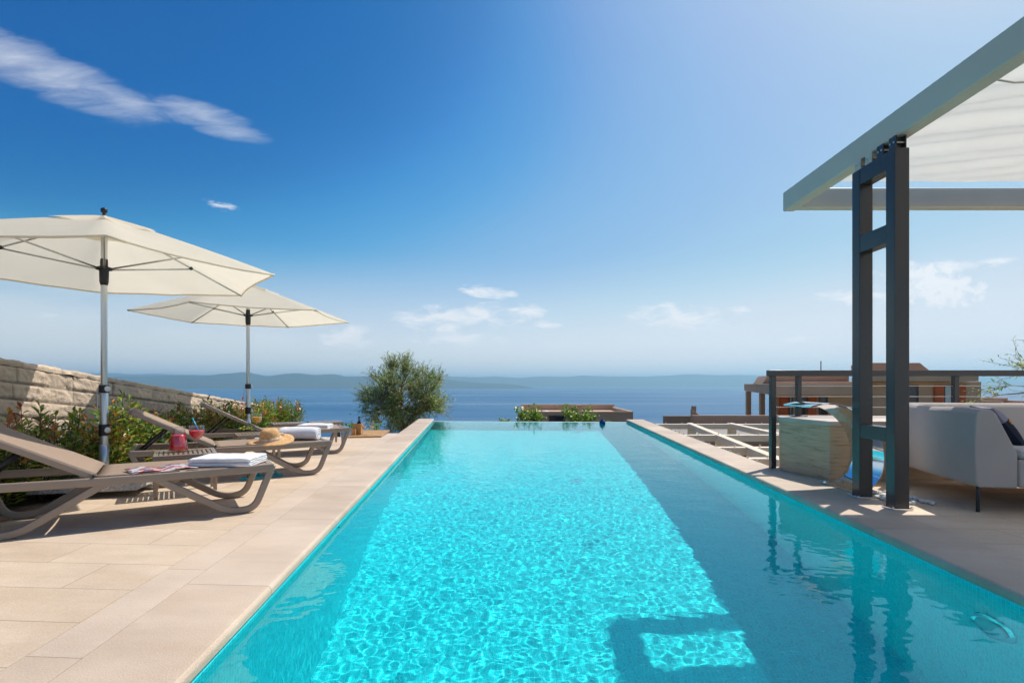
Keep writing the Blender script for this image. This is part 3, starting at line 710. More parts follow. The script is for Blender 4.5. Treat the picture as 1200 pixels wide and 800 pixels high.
# towels
def towel(name, loc, rz, ln, wd, label, layers=4, th=.015, roll=False):
    b = MB(); pts = []
    rnd = random.Random(label)
    hgt = 0; x0, x1 = -ln/2, ln/2
    if not roll:
        for k in range(layers):
            z = th*.55+k*th*1.12
            row = [(x0+(x1-x0)*i/18, z+.0035*noise.noise((i*.5, k*3.1, len(label)))) for i in range(19)]
            if k % 2: row = row[::-1]
            pts += row
            if k < layers-1:
                e = row[-1]; sg = 1 if k % 2 == 0 else -1
                for a in (-60, -20, 20, 60): pts.append((e[0]+sg*th*.62*math.cos(R(a)), e[1]+th*.56+th*.5*math.sin(R(a))))
    else:
        for i in range(70):
            a = i/69*2*math.pi*2.6; rr = .012+.0042*a; pts.append((rr*math.cos(a)*1.25, .055+rr*math.sin(a)))
    nv = 16; k = len(pts); vs = []; P2 = [Vector(p) for p in pts]
    top = []; 
    for i, p in enumerate(P2):
        t = (P2[min(k-1, i+1)]-P2[max(0, i-1)]).normalized(); n_ = Vector((-t.y, t.x)); top.append((p+n_*th*.5, p-n_*th*.5))
    for j in range(nv+1):
        y = -wd/2+wd*j/nv
        for a, c_ in top:
            for q in (a, c_):
                w = noise.noise((q.x*14, y*14, 1.3+len(label)))*.006; edge = 1-.0*abs(y)
                zz = q.y+w*(1 if q.y > th*1.2 else .2)
                vs.append((q.x+w*.8, y+w*.9+.006*noise.noise((q.x*20, q.y*90, 4)), max(.002, zz*(1-.10*abs(2*y/wd)**6))))
    f = []; m = 2*k
    for j in range(nv):
        for i in range(k-1):
            for s_ in (0, 1):
                a = j*m+i*2+s_; c_ = j*m+(i+1)*2+s_; f.append((a, c_, c_+m, a+m))
        f += [(j*m, j*m+1, (j+1)*m+1, (j+1)*m), (j*m+2*k-2, j*m+2*k-1, (j+1)*m+2*k-1, (j+1)*m+2*k-2)]
    for j in (0, nv):
        for i in range(k-1): a = j*m+i*2; f.append((a, a+1, a+3, a+2))
    b.add(vs, f); o = b.build(name, M['white'], smooth=True); o.location = loc; o.rotation_euler = (0, 0, rz)
    return tag(o, label, 'towel', 'folded white towels')
towel('bath_towel', onL(0, .31, .13, SZ-.004), LROT+R(62), .30, .44, 'folded white towel on the nearest lounger beside the magazine')
towel('bath_towel', onL(1, .27, -.08, SZ-.004), LROT+R(62), .26, .42, 'rolled white towel leaning against the straw hat', roll=True, th=.016)
towel('bath_towel', onL(2, .46, .22, SZ-.004), LROT+R(62), .28, .40, 'folded white towel on the farthest lounger')

# magazine: two leaves of pages bowed at the spine
b = MB()
def mg(u, t):
    x = -.2+.4*u; return (x, -.135+.27*t, .006+.012*math.exp(-(x/.06)**2)*-.6+.010*abs(math.sin(u*math.pi*2)))
b.grid(20, 4, mg); o = b.build('open_magazine', M['mag'], smooth=True, solid=.006); o.location = onL(0, .74, .15, SZ-.006); o.rotation_euler = (0, 0, LROT+R(12))
tag(o, 'open glossy magazine with red pictures on the nearest lounger', 'magazine')

# straw hat
def hat():
    r = empty('straw_hat', 'woven straw hat with a pale band on the middle lounger', 'hat', onL(1, .60, .17, SZ+.012)); r.rotation_euler = (R(6), R(-7), .7)
    b = MB()
    def wob(rr, z, a):
        k = max(0, (rr-.1)/.11); return rr*(1.0+.06*math.cos(2*a+.6)*k), .016*math.sin(2*a+1.0)*k+.008*math.sin(3*a)*k
    b.lathe([(.215, .0), (.18, .004), (.14, .006), (.112, .012), (.102, .03), (.095, .07), (.086, .105), (.066, .125), (.035, .128), (0, .118)], n=40, wob=wob)
    b.f = [q for q in b.f if len(q) <= 4]
    b.build('brim_and_crown', M['straw'], r, smooth=True, solid=.005)
    b = MB(); b.lathe_open([(.1095, .014), (.1065, .03), (.1045, .045)], n=40, ); b.build('hat_band', M['ribbon'], r, smooth=True, solid=.003)
    b = MB()
    for a in (.2, .75, -.3):
        b.grid(4, 2, lambda u, t: (.108*math.cos(.5)+.0+math.cos(.5+a)*.09*u, .108*math.sin(.5)+math.sin(.5+a)*.09*u, .022+.03*t-.012*u*u+.008*math.sin(u*5)))
    b.build('bow', M['ribbon'], r, smooth=True, solid=.002)
hat()

# drinks
def pitcher():
    p = P(209, 528.5, TZ); r = empty('glass_pitcher', 'glass pitcher of red juice on the side table', 'pitcher', (p.x, p.y, TZ))
    out = [(.0, .0), (.076, .0), (.08, .006), (.074, .06), (.062, .13), (.054, .17), (.053, .2), (.056, .222)]
    inn = [(.053, .222), (.050, .2), (.051, .17), (.059, .13), (.071, .06), (.076, .012), (0, .008)]
    b = MB(); b.lathe(out+inn, n=32); b.build('pitcher_body', M['glass'], r, smooth=True)
    b = MB(); b.lathe([(0, .0085), (.0745, .0125), (.0702, .06), (.0582, .13), (.0556, .146), (0, .146)], n=32); b.build('juice', M['red'], r, smooth=True)
    b = MB(); b.tube([Vector((-.055-.06*math.sin(t), -.02-.02*math.sin(t), .19-.13*(t/math.pi))) for t in [math.pi*i/14 for i in range(15)]], .009, 10); b.build('handle', M['glass'], r, smooth=True)
pitcher()
def goblet(px, py, juice, label, strawm, lean, slabel):
    p = P(px, py, TZ); r = empty('stemmed_glass', label, 'cocktail glass', (p.x, p.y, TZ))
    b = MB(); b.lathe([(0, 0), (.036, 0), (.036, .003), (.01, .007), (.0045, .015), (.0045, .085), (.012, .095), (.04, .113), (.058, .14), (.063, .17), (.060, .222), (.0585, .222), (.0613, .17), (.0563, .141), (.0385, .1155), (.012, .0985), (0, .097)], n=32)
    b.build('glass_bowl', M['glass'], r, smooth=True)
    b = MB(); b.lathe([(0, .0975), (.012, .099), (.038, .116), (.0558, .1415), (.0605, .168), (.0605, .176), (0, .176)], n=32); b.build('juice', juice, r, smooth=True)
    b = MB(); a = Vector((p.x+lean*.02, p.y, TZ+.165)); e = Vector((p.x-lean*.05, p.y+.02, TZ+.285)); b.tube([a, a.lerp(e, .55), e], .006, 8)
    tag(b.build('drinking_straw', strawm, smooth=True), slabel, 'drinking straw')
goblet(230.5, 527, M['red'], 'stemmed glass of red drink beside the pitcher', M['blue_straw'], 1, 'blue straw leaning in the red drink')
goblet(301, 504.5, M['orange'], 'stemmed glass of orange drink beside the grapes', M['green_straw'], -.3, 'green straw standing in the orange drink')
p = P(288.5, 505, TZ)
b = MB(); b.lathe([(0, .0), (.06, .0), (.11, .014), (.108, .017), (.06, .006), (0, .006)], (p.x, p.y, TZ), 28)
tag(b.build('fruit_plate', M['darkplate'], smooth=True), 'small dark plate under the green grapes', 'plate')
b = MB(); rg = random.Random(2)
for i in range(46):
    a = rg.uniform(0, 6.28); q = .085*math.sqrt(rg.random()); b.sphere((p.x+q*math.cos(a), p.y+q*math.sin(a), TZ+.02+rg.uniform(0, .045)*(1-(q/.1)**2)), rg.uniform(.011, .014), 10)
tag(b.build('grape_bunch', M['grape'], smooth=True), 'bunch of yellow green grapes on a dark plate', 'grapes')

# flip flops below the nearest lounger
def flip(px, py, rz, label):
    p = P(px, py, 0); r = empty('flip_flop', label, 'sandal', (p.x, p.y, 0), rz, 'pair of teal flip flops')
    b = MB(); n = 20; vs = []
    poly = []
    for i in range(n):
        a = 2*math.pi*i/n; x = .13*math.cos(a); w = .048+.010*math.cos(a); poly.append((x, w*math.sin(a)))
    b.prism(poly, (0, 0, .001), (1, 0, 0), (0, 1, 0), (0, 0, .022)); b.build('sole', M['teal'], r, bevel=.004)
    for sg in (1, -1):
        b = MB(); b.tube([Vector((.075, 0, .024)), Vector((.055, sg*.018, .05)), Vector((.0, sg*.042, .058)), Vector((-.035, sg*.047, .024))], [.005, .007, .008, .006], 8); b.build('strap', M['teal'], r, smooth=True)
flip(296, 561, .8, 'teal flip flop left of its pair under the lounger')
flip(316, 558, .2, 'teal flip flop right of its pair, nearer the pool')

# ------------------------------------------------------------------ parasols
def make_parasol(label):
    r = empty('parasol', label, 'parasol', group='cream parasols by the loungers'); RR, zr, zt = 1.42, 1.93, 2.40
    def pt(k, u, t, R0=RR, zrim=zr, ztop=zt, dz=0, r0=.02):
        """sector k, u across the sector 0..1, t radius 0..1"""
        a0, a1 = k*math.pi/3, (k+1)*math.pi/3
        A = Vector((math.cos(a0), math.sin(a0), 0)); B = Vector((math.cos(a1), math.sin(a1), 0))
        sag = 4*u*(1-u); q = (A*(1-u)+B*u)*(1-.045*sag*t)*R0*(r0+(1-r0)*t)
        z = ztop-(ztop-zrim)*(.12*t*t+.88*t)-.035*sag*t*(1.15-t)*1.6-.006*sag*t
        z += (.008*noise.noise((u*5+k*7, t*5, 2.2))+.004*noise.noise((u*16+k*7, t*9, 6.2)))*sag
        return (q.x, q.y, z+dz)
    b = MB()
    for k in range(6): b.grid(10, 12, lambda u, t: pt(k, u, t))
    can = b.build('canopy', M['canopy'], r, smooth=True, weld=True)
    b = MB()
    for k in range(6): b.grid(10, 5, lambda u, t: pt(k, u, t, .42, zt-.118, zt+.014, .013*math.sin(u*math.pi*2+k*1.7)*t*t+.004*t))
    b.build('vent_flap', M['canopy'], can, smooth=True, weld=True)
    for k in range(6):                                  # hem
        b = MB(); b.tube([Vector(pt(k, i/10, 1))+Vector((0, 0, -.004)) for i in range(11)], .006, 6, flat=1.6); b.build('hem', M['canopy'], can, smooth=True)
    # pole in three sections, fittings
    b = MB(); b.tube([(0, 0, .02), (0, 0, .92)], .031, 20); b.build('lower_pole', M['alu'], r, smooth=2)
    b = MB(); b.tube([(0, 0, .90), (0, 0, 2.36)], .0245, 20); b.build('upper_pole', M['alu'], r, smooth=2)
    b = MB(); b.tube([(0, 0, .055), (0, 0, .40)], .0365, 20); b.build('base_sleeve', M['alu'], r, smooth=2)
    b = MB()
    for a in (0, math.pi/2): b.box(-.42, .42, -.025, .025, .012, .05, Matrix.Rotation(a, 4, 'Z') @ Matrix.Translation((0, 0, .003*a)))
    b.build('cross_base', M['alu'], r, bevel=.004)
    for z, h in ((.89, .035), (.53, .05)):
        b = MB(); b.lathe([(.0315, -h), (.039, -h+.004), (.039, h-.004), (.0315, h)], (0, 0, z), 20); cl = b.build('clamp', M['blackp'], r, smooth=2)
        b = MB(); d = Vector((.8, -.6, 0)); b.tube([d*.035+Vector((0, 0, z)), d*.06+Vector((0, 0, z)), d*.064+Vector((0, 0, z))], [.012, .026, .022], 12); b.build('knob', M['alu'], cl, smooth=2)
    b = MB(); b.tube([(-.03, 0, .87), (-.055, 0, .86), (-.056, 0, .72), (-.036, 0, .72)], .005, 8); b.build('crank_handle', M['alu'], r, smooth=True)
    b = MB(); b.lathe([(.026, 1.80), (.034, 1.83), (.036, 1.93), (.06, 1.935), (.062, 1.955), (.03, 1.965), (.028, 2.02), (.026, 2.03)], n=20); b.build('sliding_hub', M['blackp'], r, smooth=2)
    b = MB(); b.lathe([(.03, 2.34), (.045, 2.355), (.045, 2.37), (.03, 2.375)], n=18); b.build('top_hub', M['blackp'], r, smooth=2)
    b = MB(); b.lathe([(.012, zt), (.012, zt+.035), (.024, zt+.04), (.026, zt+.065), (.018, zt+.078), (0, zt+.08)], n=18); b.build('finial', M['blackp'], r, smooth=2)
    for k in range(6):
        a = k*math.pi/3; d = Vector((math.cos(a), math.sin(a), 0))
        e = Vector(pt(k, 0, 1))-Vector((0, 0, .013)); s = d*.04+Vector((0, 0, zt-.04))
        b = MB(); b.tube([s, s.lerp(e, .5), e-d*.005], .0085, 8); rb = b.build('rib', M['alu'], r, smooth=True)
        m = s.lerp(e, .56)-Vector((0, 0, .012))
        b = MB(); b.tube([d*.055+Vector((0, 0, 1.945)), m], .0075, 8); b.build('strut', M['alu'], rb, smooth=True)
        b = MB(); b.sphere(m+Vector((0, 0, .008)), .019, 10); b.build('joint', M['blackp'], rb, smooth=True)
    return r
UP = [Vector((-3.66, 4.9)), Vector((-4.05, 8.38))]
u1 = make_parasol('cream canvas parasol nearest the camera, behind the first lounger')
u2 = copy_tree(u1, None, 'cream canvas parasol farther off beside the third lounger')
u1.location = (UP[0].x, UP[0].y, 0); u1.rotation_euler = (0, 0, R(7)); u1.scale = (1.03, 1.03, 1.02)
u2.location = (UP[1].x, UP[1].y, 0); u2.rotation_euler = (0, 0, R(30)); u2.scale = (1.07, 1.07, 1.03)
names = ['front', 'right', 'back', 'left']
for ui, (up, who) in enumerate(zip(UP, ('near', 'far'))):
    for k in range(4):
        a = R(20+90*k)+R(-50); c_ = (up.x+.285*math.cos(a), up.y+.285*math.sin(a))
        b = MB(); b.box(-.195, .195, -.195, .195, 0, .07)
        o = b.build('weight_slab', M['granite'], bevel=.008); o.location = (*c_, .052); o.rotation_euler = (0, 0, R(20)-R(50)+R(45))
        tag(o, f'speckled grey stone weight on the {names[k]} side of the {who} parasol base', 'stone slab', 'stone weights on the parasol bases')

# ------------------------------------------------------------------ far end of the deck: platform, wine things
b = MB()
pa, pb, pc, pd = P(408, 513, 0), P(447, 512.2, 0), P(457, 505.2, 0), P(414, 505.2, 0)
n = 6
for i in range(n):
    t0, t1_ = i/n+.006, (i+1)/n-.006
    q = [pa.lerp(pd, t0), pb.lerp(pc, t0), pb.lerp(pc, t1_), pa.lerp(pd, t1_)]
    b.prism([(v_.x, v_.y) for v_ in q], (0, 0, .004), (1, 0, 0), (0, 1, 0), (0, 0, .022))
tag(b.build('wooden_platform', M['wood'], bevel=.003), 'low honey wood platform at the far end of the deck', 'platform')
PZ = .028
def open_box(name, px, py, w, d, h, label, th=.012):
    p = P(px, py, PZ); b = MB(); x, y = p.x, p.y
    b.box(x-w/2, x+w/2, y-d/2, y+d/2, PZ, PZ+th)
    b.box(x-w/2, x+w/2, y-d/2, y-d/2+th, PZ+th, PZ+h); b.box(x-w/2, x+w/2, y+d/2-th, y+d/2, PZ+th, PZ+h)
    b.box(x-w/2, x-w/2+th, y-d/2+th, y+d/2-th, PZ+th, PZ+h); b.box(x+w/2-th, x+w/2, y-d/2+th, y+d/2-th, PZ+th, PZ+h)
    tag(b.build(name, M['wood'], bevel=.002), label, 'wooden box'); return p
p = open_box('wooden_crate', 419.5, 508.6, .15, .15, .20, 'tall wooden wine crate with a dark bottle in it')
b = MB(); b.lathe([(0, .0), (.036, .0), (.038, .01), (.038, .19), (.03, .215), (.014, .235), (.014, .30), (.016, .302), (.016, .315), (0, .316)], (p.x+.02, p.y, PZ+.014), 20)
tag(b.build('wine_bottle', M['bottle'], smooth=True), 'dark wine bottle standing in the tall wooden crate', 'bottle')
open_box('wooden_crate', 414.6, 509.4, .075, .08, .105, 'small wooden box left of the tall wine crate')
def wine(px, py, label):
    p = P(px, py, PZ); b = MB()
    b.lathe([(0, 0), (.038, 0), (.038, .003), (.01, .007), (.0045, .015), (.0045, .1), (.012, .11), (.035, .13), (.044, .16), (.042, .2), (.035, .24), (.034, .24), (.041, .2), (.0428, .16), (.034, .132), (.011, .114), (0, .113)], (p.x, p.y, PZ), 24)
    o = b.build('wine_glass', M['glass'], smooth=True); o['group'] = 'wine glasses on the wooden platform'; tag(o, label, 'wine glass')
    b = MB(); b.lathe([(0, .1145), (.011, .1155), (.0335, .133), (.0422, .158), (0, .158)], (p.x, p.y, PZ), 24); w_ = b.build('wine', mat('rose_wine', (.75, .5, .33), .1), o, smooth=True)
wine(426.3, 509.3, 'empty looking wine glass right beside the wine crate')
wine(435.6, 509.3, 'wine glass of pale wine standing apart, nearer the pool')
p = P(396.3, 511.5, 0)
b = MB(); b.lathe([(0, 0), (.03, 0), (.032, .01), (.032, .15), (.02, .18), (.018, .2), (.02, .205), (.02, .27), (0, .275)], (p.x, p.y, 0), 18)
tag(b.build('lotion_bottle', M['bottle'], smooth=True), 'small dark bottle standing behind the far lounger end', 'bottle')

# ------------------------------------------------------------------ pool fittings
def jet(y, z, label):
    x = xl(y); r = empty('pool_jet', label, 'pool fitting', (x, y, z), group='fittings in the left pool wall')
    b = MB(); b.tube([(.0005, 0, 0), (.006, 0, 0)], .028, 18); b.build('flange', M['steel'], r, smooth=2)
    b = MB(); b.tube([(.004, 0, 0), (.009, 0, 0)], .013, 14); b.build('nozzle', M['blackp'], r, smooth=2)
jet(3.95, -.13, 'round steel fitting in the left pool wall nearest the camera'); jet(5.3, -.13, 'round steel fitting in the left pool wall, middle one'); jet(6.9, -.13, 'round steel fitting in the left pool wall, farthest one')
r = empty('pool_light', 'round steel underwater light in the right pool wall', 'pool light', (xr(2.62)-.002, 2.62, -.5))
b = MB(); b.tube([(0, 0, 0), (-.02, 0, 0)], [.13, .12], 28, cap=True); b.build('bezel', M['steel'], r, smooth=2)
b = MB(); b.tube([(-.014, 0, 0), (-.03, 0, 0)], [.092, .085], 28); b.build('lens', mat('light_lens', (.2, .55, .6), .1), r, smooth=2)
p = P(705, 496, WZ); 
b = MB(); b.lathe([(0, -.055), (.04, -.05), (.075, -.01), (.08, .03), (.055, .07), (.02, .1), (.014, .13), (0, .135)], (p.x, p.y-.12, WZ+.01), 18)
tag(b.build('pool_float', M['bluefloat'], smooth=True), 'small dark blue float at the far pool rim', 'pool float')
b = MB(); b.tube([(0, 0, 0), (0, 0, .012)], .11, 20); o = b.build('pool_drain', M['steel'], smooth=2); o.location = (.9, 7.6, DEP+.002); tag(o, 'dark round drain cover on the pool floor', 'drain')

# ------------------------------------------------------------------ travertine planter wall, railing, fountain
b = MB(); poly = [(2.99, 6.06), (3.13, 5.38), (8.6, 5.38), (8.6, 6.26), (3.06, 6.26)]
rw = empty('planter_wall', 'polished brown travertine planter wall under the railing', 'wall')
b.prism(poly, (0, 0, 0), (1, 0, 0), (0, 1, 0), (0, 0, .535)); b.build('planter_body', M['trav'], rw, bevel=.004)
b = MB(); b.prism([(2.975, 6.08), (3.115, 5.365), (8.62, 5.365), (8.62, 6.28), (3.05, 6.28)], (0, 0, .536), (1, 0, 0), (0, 1, 0), (0, 0, .05)); b.build('cap_slab', mat('pale_cap', (.55, .45, .37), .5, var=.08, vscale=4), rw, bevel=.006)
r = empty('railing', 'dark metal railing with thin steel cables above the planter wall', 'railing')
RY = 6.2
b = MB(); b.box(2.90, 10.4, RY-.035, RY+.035, 1.04, 1.108); b.build('top_rail', M['post'], r, bevel=.004)
b = MB(); b.box(2.93, 2.985, RY-.0345, RY+.0345, 0, 1.0395); b.build('post', M['post'], r, bevel=.004)
for x in (3.25, 5.03, 6.8, 8.5):
    b = MB(); b.box(x-.025, x+.025, RY-.03, RY+.03, (.588 if x < 8.6 else 0), 1.0395); b.build('post', M['post'], r, bevel=.004)
    if x == 3.25:
        b = MB(); b.box(x-.07, x+.07, RY-.075, RY+.07, .5865, .597); b.build('foot_plate', M['post'], r, bevel=.003)
for z in (.93, .81, .69):
    b = MB(); b.tube([(2.95, RY, z), (10.4, RY, z)], .004, 6); b.build('cable', M['alu'], r)

def fountain():
    r = empty('pool_fountain', 'curved polished steel water spout arching toward the pool', 'fountain')
    prof = [(3.06, .0), (3.10, .015), (3.16, .06), (3.22, .14), (3.25, .24), (3.255, .33), (3.235, .43), (3.19, .53), (3.12, .62), (3.03, .695), (2.93, .745), (2.82, .775), (2.72, .775), (2.61, .752)]
    # smooth the profile
    pts = []
    Q = [Vector(p_) for p_ in prof]
    for i in range(len(Q)-1):
        p0, p1, p2, p3 = Q[max(0, i-1)], Q[i], Q[i+1], Q[min(len(Q)-1, i+2)]
        for k in range(5):
            t = k/5; pts.append(.5*((2*p1)+(p2-p0)*t+(2*p0-5*p1+4*p2-p3)*t*t+(3*p1-p0-3*p2+p3)*t**3))
    pts.append(Q[-1]); n = len(pts)
    b = MB()
    def yext(i):
        t = i/(n-1); sp = max(0, (t-.7)/.3); return 5.25+.0*sp, 4.77+.0*sp
    b.ribbon([(p_.x, p_.y) for p_ in pts], 4.77, 5.25, .012)
    b.build('spout_band', M['steel'], r, bevel=.002)
    b = MB(); b.box(2.98, 3.22, 4.73, 5.29, .003, .009); b.build('foot_plate', M['steel'], r, bevel=.002)
    for x, y in ((3.01, 4.76), (3.01, 5.26), (3.19, 4.76), (3.19, 5.26)):
        b = MB(); b.tube([(x, y, .009), (x, y, .022)], .011, 6); b.build('bolt', M['steel'], r)
fountain()
rg = random.Random(4); b = MB()
for i in range(170):
    x, y = rg.uniform(3.04, 3.35), rg.uniform(4.3, 4.78); s_ = rg.uniform(.012, .026); b.sphere((x, y, s_*.45), s_, 8, (1, rg.uniform(.6, 1), rg.uniform(.5, .75)))
tag(b.build('white_pebbles', M['pebble'], smooth=True), 'loose white pebbles at the foot of the pergola post', 'pebbles', kind='stuff')

# ------------------------------------------------------------------ pergola with cream canopy
def pergola():
    r = empty('pergola', 'pergola with cream beams and fabric roof on a dark ladder post', 'pergola')
    X = lambda y: 2.925+.004*(5.9-y); ZB = lambda y: 2.81+.018*(5.9-y); YE = -3.0
    b = MB()     # left beam, sloping away
    hgt = .205
    p0 = Vector((X(5.9), 5.9, ZB(5.9))); p1 = Vector((X(YE), YE, ZB(YE)))
    b.prism([(0, 0), (.12, 0), (.12, hgt), (0, hgt)], p0, (1, 0, 0), (0, 0, 1), p1-p0); b.build('beam', M['cream'], r, bevel=.012, seg=3)
    b = MB(); b.box(X(5.9)+.122, 8.2, 5.775, 5.895, 2.82, 2.82+hgt); b.build('beam', M['cream'], r, bevel=.012, seg=3)
    b = MB(); q0 = Vector((8.202, 5.9, ZB(5.9))); b.prism([(0, 0), (.12, 0), (.12, hgt), (0, hgt)], q0, (1, 0, 0), (0, 0, 1), (p1-p0)); b.build('beam', M['cream'], r, bevel=.012, seg=3)
    # fabric
    b = MB()
    def fn(u, t):
        y = 5.42+(YE-5.42)*t; x = X(y)+.124+(8.0-X(y))*u
        z = ZB(y)+.14
        d1 = (x-2.9)*.42-(5.42-y)*1.0
        e = 1-math.exp(-(5.42-y)*1.4)
        wave = .030*math.sin(d1*9+1.8*noise.noise((x*.6, y*.6, 1)))*e+.019*math.sin(d1*23+3.2*noise.noise((x*.5, y*.9, 4)))*e+.008*noise.noise((x*1.4, y*6, 9))+.008*noise.noise((x*3, y*16, 2))
        sag = -.035*math.sin(min(1, t*2)*math.pi)*min(1, (x-2.9)/1.2)
        return (x, y, z+wave*min(1, (x-X(y)-.12)/.25+.15)+sag)
    b.grid(110, 190, fn); b.build('fabric_roof', M['pvc'], r, smooth=True)
    b = MB(); yb = 3.6; b.tube([Vector(fn(i/20, (5.42-yb)/(5.42-YE)))+Vector((0, 0, -.012)) for i in range(21)], .007, 8); b.build('batten', M['alu'], r, smooth=True)
    # ladder post
    b = MB(); x0, x1 = 2.895, 3.007
    for ya, yb in ((4.13, 4.232), (4.55, 4.652)): b.box(x0, x1, ya, yb, .0, 2.74)
    po = b.build('post', M['post'], r, bevel=.005)
    for za, zb in ((2.61, 2.742), (2.045, 2.185), (.505, .615)):
        b = MB(); b.box(x0+.003, x1-.003, 4.233, 4.549, za, zb); b.build('rung', M['post'], po, bevel=.004)
    for ya, yb in ((4.11, 4.252), (4.53, 4.672)):
        b = MB(); b.box(x0-.02, x1+.02, ya, yb, .001, .012); b.build('base_plate', M['steel'], po, bevel=.002)
        for xx in (x0-.012, x1+.012):
            for y in (ya+.012, yb-.012): bb = MB(); bb.tube([(xx, y, .012), (xx, y, .024)], .008, 6); bb.build('bolt', M['steel'], po)
    for y, mt in ((4.18, 'post'), (4.32, 'post'), (4.46, 'cream'), (4.6, 'cream')):
        b = MB(); xa = X(y)+.01
        b.box(x0+.015, x0+.023, y-.04, y+.04, 2.743, ZB(y)-.001); b.box(x1-.023, x1-.015, y-.04, y+.04, 2.743, ZB(y)-.001)
        b.box(x0+.023, x1-.023, y-.006, y+.006, 2.744, ZB(y)-.002)
        br = b.build('bracket', M[mt], r, bevel=.002)
        b = MB(); b.tube([(x0+.009, y+.02, 2.79), (x1-.009, y+.02, 2.79)], .009, 8); b.tube([(x0+.009, y-.02, 2.79), (x1-.009, y-.02, 2.79)], .009, 8); b.build('bolt', M['alu'], br)
pergola()

# ------------------------------------------------------------------ sofa and pillow
def sofa():
    r = empty('outdoor_sofa', 'grey woven corner sofa on thin black legs by the railing', 'sofa', (3.44, 4.05, 0), R(-11.5))
    prof = [(0.02, .185), (0, .23), (-.012, .5), (0, .735), (.03, .765), (.10, .762), (.135, .73), (.27, .44), (.27, .185)]
    b = MB(); n = 16; k = len(prof)
    vs = []; Ln = 1.02
    for j in range(n+1):
        t = j/n; bul = math.sin(math.pi*t)
        for a, z in prof: vs.append((a-(.012*bul if a < .05 else 0)+.006*noise.noise((t*4, z*4, 1))*(a < .05), Ln*t, z+.006*math.sin(t*7)*(z > .7)))
    f = [(j*k+i, j*k+(i+1) % k, (j+1)*k+(i+1) % k, (j+1)*k+i) for j in range(n) for i in range(k)]+[tuple(range(k))[::-1], tuple(n*k+i for i in range(k))]
    b.add(vs, f); b.build('backrest', M['sofa'], r, bevel=.014, seg=3)
    b = MB(); b.box(.272, .95, .0, Ln-.03, .19, .40); b.build('seat_base', M['sofa'], r, bevel=.02, seg=3)
    b = MB(); b.box(.275, .96, -.005, Ln-.2, .402, .475); b.build('seat_cushion', M['sofaseat'], r, bevel=.03, seg=4)
    # far wing
    p2 = [(Ln+.29, .185), (Ln+.31, .5), (Ln+.29, .75), (Ln+.25, .775), (Ln+.18, .77), (Ln+.14, .73), (Ln+.0, .44), (Ln+.0, .185)]
    b = MB(); b.prism(p2, (.02, 0, 0), (0, 1, 0), (0, 0, 1), (3.0, 0, 0)); b.build('backrest', M['sofa'], r, bevel=.016, seg=3)
    b = MB(); b.box(.962, 3.0, Ln-.72, Ln-.002, .19, .40); b.build('seat_base', M['sofa'], r, bevel=.02, seg=3)
    b = MB(); b.box(.965, 3.0, Ln-.73, Ln-.02, .402, .475); b.build('seat_cushion', M['sofaseat'], r, bevel=.03, seg=4)
    for x, y in ((.03, .03), (.9, .03), (.05, 1.25), (2.9, 1.25), (2.9, .36)):
        b = MB(); b.tube([(x, y, 0), (x, y, .19)], .0135, 10); b.build('leg', M['blackp'], r, smooth=2)
    return r
sf = sofa()
def pillow():
    r = empty('throw_pillow', 'navy and grey throw pillow with orange stitching on the sofa', 'pillow', (3.93, 4.42, .60)); 
    nrm = Vector((.78, -.28, .56)).normalized(); u = Vector((.28, .96, 0)); u = (u-nrm*u.dot(nrm)).normalized(); w_ = nrm.cross(u)
    m = Matrix((u, w_, nrm)).transposed().to_4x4(); r.rotation_euler = m.to_euler()
    def surf(a, c_, sg): 
        k = max(0, (1-abs(a)**2.6))*max(0, (1-abs(c_)**2.6)); pinch = 1-.06*(1-abs(a*c_))
        return Vector((.20*a*pinch, .20*c_*pinch, sg*(.075*k**.55)))
    def patch(c0, c1, sg):
        b = MB(); b.grid(24, max(4, int(12*(c1-c0))), lambda x, t: surf(-1+2*x, c0+(c1-c0)*t, sg)); return b
    for nm, c0, c1, mt in (('cover', -1, .35, 'navy'), ('grey_panel', .35, 1, 'pillowgrey')):
        b = MB()
        for sg in (1, -1): q = patch(c0, c1, sg); b.add(q.v, q.f)
        b.build(nm, M[mt], r, smooth=True)
    b = MB()
    for i in range(13):
        a = -.85+1.7*i/12; 
        for h0, h1 in ((.12, .30),) if i % 3 else ((.12, .2), (.22, .30)):
            q = [surf(a-.035, h0, 1), surf(a+.035, h0, 1), surf(a+.035, h1, 1), surf(a-.035, h1, 1)]
            b.add([v_+Vector((0, 0, .002)) for v_ in q]+[v_+Vector((0, 0, .005)) for v_ in q], [(0, 1, 2, 3), (4, 5, 6, 7), (0, 1, 5, 4), (1, 2, 6, 5), (2, 3, 7, 6), (3, 0, 4, 7)])
    b.build('embroidery', M['thread'], r)
pillow()

